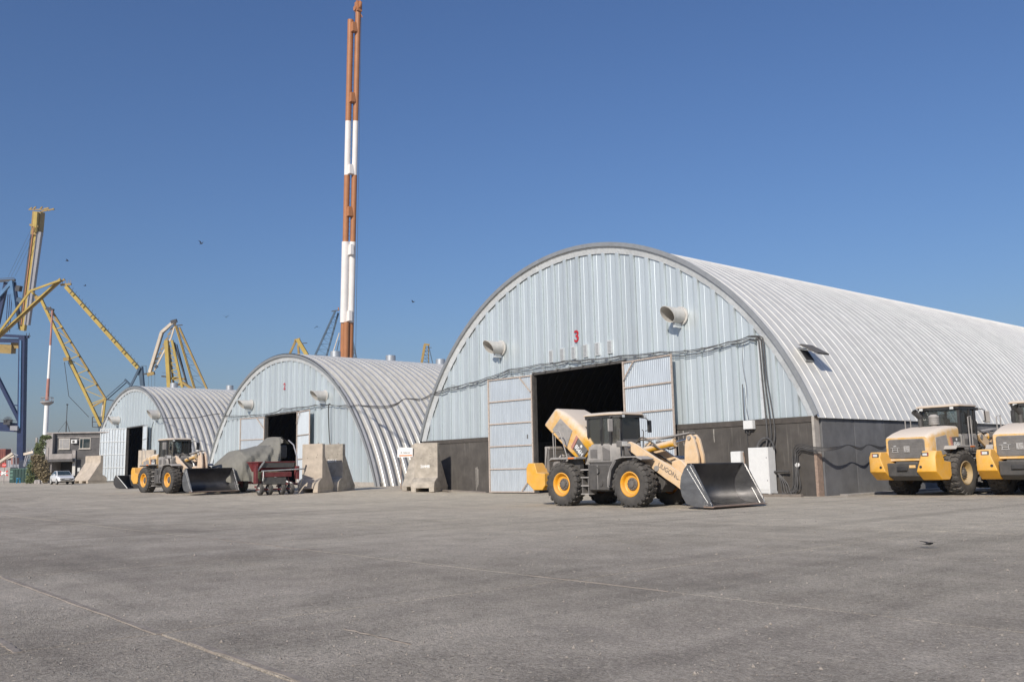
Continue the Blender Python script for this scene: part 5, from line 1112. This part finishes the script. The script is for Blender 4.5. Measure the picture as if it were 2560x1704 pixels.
# railway crossing signs
sp2 = at(9, 1202, 112); sg_ = empty('crossing_sign', (sp2.x, sp2.y, gz(sp2.x)-.05), math.atan2(_r.y, _r.x), 1, 'red stop disc above a red and white crossing cross at the left edge', 'sign')
MB().cyl((0, 0, 0), (0, 0, 2.6), .05, n=8).build('post', K['bldg2'], sg_)
MB().cyl((0, -.06, 2.25), (0, -.09, 2.25), .28, n=22).build('stop_disc', K['sign_red'], sg_); text('stop_lettering', 'STOP', .17, K['letter_w'], sg_, frame((0, -.093, 2.25), (1, 0, 0), (0, 0, 1)), .002)
for s in (-1, 1):
    a_ = MB().beam((-.55, -.10-.03*s, 1.25-.28*s), (.55, -.10-.03*s, 1.25+.28*s), .03, .16).build('cross_arm', K['white'], sg_)
    for t in (-1, 1): MB().beam((t*.30, -.118-.03*s, 1.25+t*.155*s), (t*.55, -.118-.03*s, 1.25+t*.28*s), .02, .163).build('red_end', K['sign_red'], a_)
# background freight
def far_box(name, px0, px1, py0, py1, dep, m, label, cat, ribs=0, grp=None):
    a = at((px0+px1)/2, py1, dep); s_ = dep/F_PX; w_ = (px1-px0)*s_; h = (py1-py0)*s_
    o = empty(name, (a.x, a.y, a.z), math.atan2(_r.y, _r.x), 1, label, cat, grp)
    B('shell', m, o, -w_/2, w_/2, 0, 2.4, 0, h, .03)
    for k in range(ribs): B('corrugation', m, o, -w_/2+w_*(k+.3)/ribs, -w_/2+w_*(k+.7)/ribs, -.06, -.002, .1, h-.1)
    return o
far_box('freight_container', -20, 13, 1146, 1202, 220, K['cont_red'], 'lower red brown container at the left edge', 'container', 6, 'stacked freight containers')
far_box('freight_container', -20, 13, 1122, 1145.8, 220, K['cont_red'], 'upper red brown container at the left edge', 'container', 6, 'stacked freight containers')
far_box('freight_container', 27, 33, 1143, 1160, 205, K['cont_pink'], 'small faded red upright container behind the green one', 'container', 2)
far_box('grey_shed', 16, 45, 1150, 1202, 215, K['crane_g'], 'pale grey shed behind the green container', 'shed', 4)
far_box('site_wall', -20, 24, 1168, 1202, 150, K['bldg2'], 'low pale wall behind the crossing sign', 'wall', 0)
far_box('grey_shed', 62, 80, 1148, 1202, 210, K['crane_db'], 'dark shed between the blue crane leg and the bush', 'shed', 3)
cv = at(20, 1150, 200); cvr = empty('conveyor', (cv.x, cv.y, gz(cv.x)), 0, 1, 'pale sloping conveyor behind the crossing sign', 'conveyor'); g_ = cvr.location
def q(px, py, d=200): return at(px, py, d)-g_
MB().beam(q(-6, 1158), q(33, 1132), .6, .5).build('conveyor_belt', K['crane_w'], cvr); MB().beam(q(10, 1148), q(36, 1139), .35).build('conveyor_arm', K['crane_w'], cvr)
for a_, b_ in (((33, 1132), (45, 1138)), ((33, 1132), (34, 1190)), ((18, 1145), (17, 1195)), ((40, 1136), (42, 1195)), ((32, 1132), (29, 1118))): MB().beam(q(*a_), q(*b_), .22).build('conveyor_leg', K['crane_g'], cvr)
cv2 = at(72, 1150, 200); cvr = empty('conveyor', (cv2.x, cv2.y, gz(cv2.x)), 0, 1, 'short pale gantry between the blue crane leg and the bush', 'conveyor'); g_ = cvr.location
MB().beam(q(60, 1135), q(84, 1129), .5).build('gantry_beam', K['crane_w'], cvr)
for a_, b_ in (((66, 1136), (60, 1165)), ((70, 1140), (62, 1166)), ((70, 1132), (69, 1120)), ((79, 1130), (82, 1120)), ((80, 1130), (80, 1195))): MB().beam(q(*a_), q(*b_), .25).build('gantry_leg', K['crane_g'], cvr)
# white stones at the foot of the bush
for k, (px, w_) in enumerate(((90, .5), (94, .45), (98, .5))):
    a = at(px, 1200, 102); b = MB(); rr = random.Random(k)
    b.loft([[(w_*.5*math.cos(t)*s_*rr.uniform(.85, 1.1), w_*.4*math.sin(t)*s_*rr.uniform(.85, 1.1), z_) for t in [2*math.pi*i/8 for i in range(8)]] for z_, s_ in ((0, .9), (.2, 1.0), (.38, .8), (.48, .3))])
    tag(b.build('white_stone', K['bldg2'], None, loc=(a.x, a.y, gz(a.x)-.04), ang=50), ('left', 'middle', 'right')[k]+' of three pale stones at the foot of the bush', 'stone', 'pale stones by the bush')
# spare bucket lying behind the left loader
b_ = at(322, 1228, 71); sbk = empty('spare_bucket', (b_.x, b_.y, G(b_.x)), R(35), .75, 'black spare bucket on the ground behind the dusty wheel loader', 'bucket')
shell = [(-.9, 1.4), (-1.1, 1.0), (-1.1, .5), (-.8, .12), (-.3, .02), (.6, .0), (.6, .05), (-.28, .08), (-.72, .2), (-1.0, .55), (-1.0, .95), (-.82, 1.36)]
MB().prism(shell, 'y', -1.0, 1.0).build('bucket_shell', K['black'], sbk, ang=40)
for s in (-1, 1):
    sd_ = MB().prism([(-.9, 1.4), (-.7, 1.4), (.6, .1), (.6, 0), (-.3, .02), (-.8, .12), (-1.1, .5), (-1.1, 1.0)], 'y', s*1.0, s*1.03).build('side_plate', K['black'], sbk); MB().beam((-.75, s*1.035, 1.4), (.6, s*1.035, .06), .02, .07).build('bright_edge', K['lamp'], sd_)

# ------------------------------------------------------------------ loose grit
rg = random.Random(11); b = MB()
for k in range(2600):
    d = 4.5+26*rg.random()**1.7; lat = rg.uniform(-.62, .62)*d
    p = _v*d+_r*lat; r_ = rg.uniform(.004, .013)*(1+.35*d/10)*(1.8 if rg.random() < .06 else 1)
    if p.x < -43 or p.y > 33: continue
    a_ = rg.uniform(0, 3); ca, sa = math.cos(a_)*r_, math.sin(a_)*r_
    b.add([(p.x+ca, p.y+sa, .003), (p.x-sa*.7, p.y+ca*.7, .003), (p.x-ca, p.y-sa, .003), (p.x+sa*.7, p.y-ca*.7, .003), (p.x+ca*.2, p.y, .003+r_*.8)], [(0, 1, 4), (1, 2, 4), (2, 3, 4), (3, 0, 4), (3, 2, 1, 0)])
tag(b.build('grit', K['grit'], None, ang=10), 'loose grit and crumbs scattered over the yard', None, None, 'stuff')
for nm, x0_, x1_, yy in (('wall_dust', -32.3, -25.0, Y0-.17), ('wall_dust', -51, -44.6, Y0-.17)):
    n = 40; P = [(x0_+(x1_-x0_)*q_/n, yy) for q_ in range(n+1)] + [(x1_-(x1_-x0_)*q_/n, yy-.15-.35*rg.random()**2) for q_ in range(n+1)]
    V2 = [(x_, y_, G(x_)+.06 if i_ <= n else G(x_)-.005) for i_, (x_, y_) in enumerate(P)]
    b = MB(); b.add(V2, [(q_, q_+1, 2*n-q_, 2*n+1-q_) for q_ in range(n)]); tag(b.build(nm, K['sand'], None), 'pale dust swept against the dark base wall of hangar 3', None, None, 'stuff')

# ------------------------------------------------------------------ birds
def bird(px, py, dep, span, up, turn, label):
    p = at(px, py, dep); o = empty('bird', p, turn, span, label, 'bird', 'birds over the yard')
    MB().loft([[(x_, r_*math.cos(t), r_*.9*math.sin(t)) for t in [2*math.pi*i/8 for i in range(8)]] for x_, r_ in ((-.34, .015), (-.2, .05), (0, .085), (.14, .07), (.22, .045), (.28, .05), (.33, .03), (.38, .008))]).build('bird_body', K['bird'], o, ang=60)
    for s in (-1, 1):
        z1, z2_ = up*.22, up*.30 if up > 0 else up*.5
        V = [(.12, s*.05, .03), (-.10, s*.05, .02), (.17, s*.27, z1), (-.08, s*.27, z1), (.02, s*.55, z2_), (-.10, s*.50, z2_)]
        b = MB(); b.add(V+[(x_, y_, z_+.012) for x_, y_, z_ in V], [(0, 1, 3, 2), (2, 3, 5, 4), (6, 8, 9, 7), (8, 10, 11, 9), (0, 2, 8, 6), (2, 4, 10, 8), (1, 7, 9, 3), (3, 9, 11, 5), (4, 5, 11, 10)]); b.build('wing', K['bird'], o)
    MB().prism([(-.3, -.02), (-.46, -.07), (-.47, .07), (-.3, .02)], 'z', -.006, .006).build('tail', K['bird'], o)
    return o
bird(503, 609, 90, .62, 1.3, R(20), 'dark bird high left of the striped mast'); bird(168, 652, 110, .6, .8, R(60), 'bird above the long yellow jib')
bird(212, 714, 120, .55, .6, R(100), 'bird nearest the yellow jib platform'); bird(565, 793, 100, .55, 1.2, R(150), 'bird low between the cream crane and the mast')
bird(1033, 755, 110, .6, 1.0, R(200), 'lone bird between the mast and hangar 3'); bird(793, 816, 100, .6, -.6, R(-40), 'bird just left of the slate blue crane')
bird(2322, 1358, 14.5, .30, .35, R(80), 'dark bird low over the yard at the right, standing in for a bird shadow')  # dark bird added at ground level in place of a cast bird shadow

# ------------------------------------------------------------------ thin sea haze
hz = MB().bb(-1700, 1300, -700, 1700, -1.5, 92).build('haze', None); tag(hz, 'thin sea haze over the port', None, None, 'stuff')
hm = bpy.data.materials.new('haze'); hm.use_nodes = True; t_ = hm.node_tree
for n_ in list(t_.nodes): t_.nodes.remove(n_)
o_ = t_.nodes.new('ShaderNodeOutputMaterial'); v_ = t_.nodes.new('ShaderNodeVolumePrincipled'); v_.inputs['Color'].default_value = (.74, .84, .98, 1)
v_.inputs['Density'].default_value = .00016; v_.inputs['Anisotropy'].default_value = .2
t_.links.new(v_.outputs[0], o_.inputs['Volume']); hz.data.materials.append(hm)
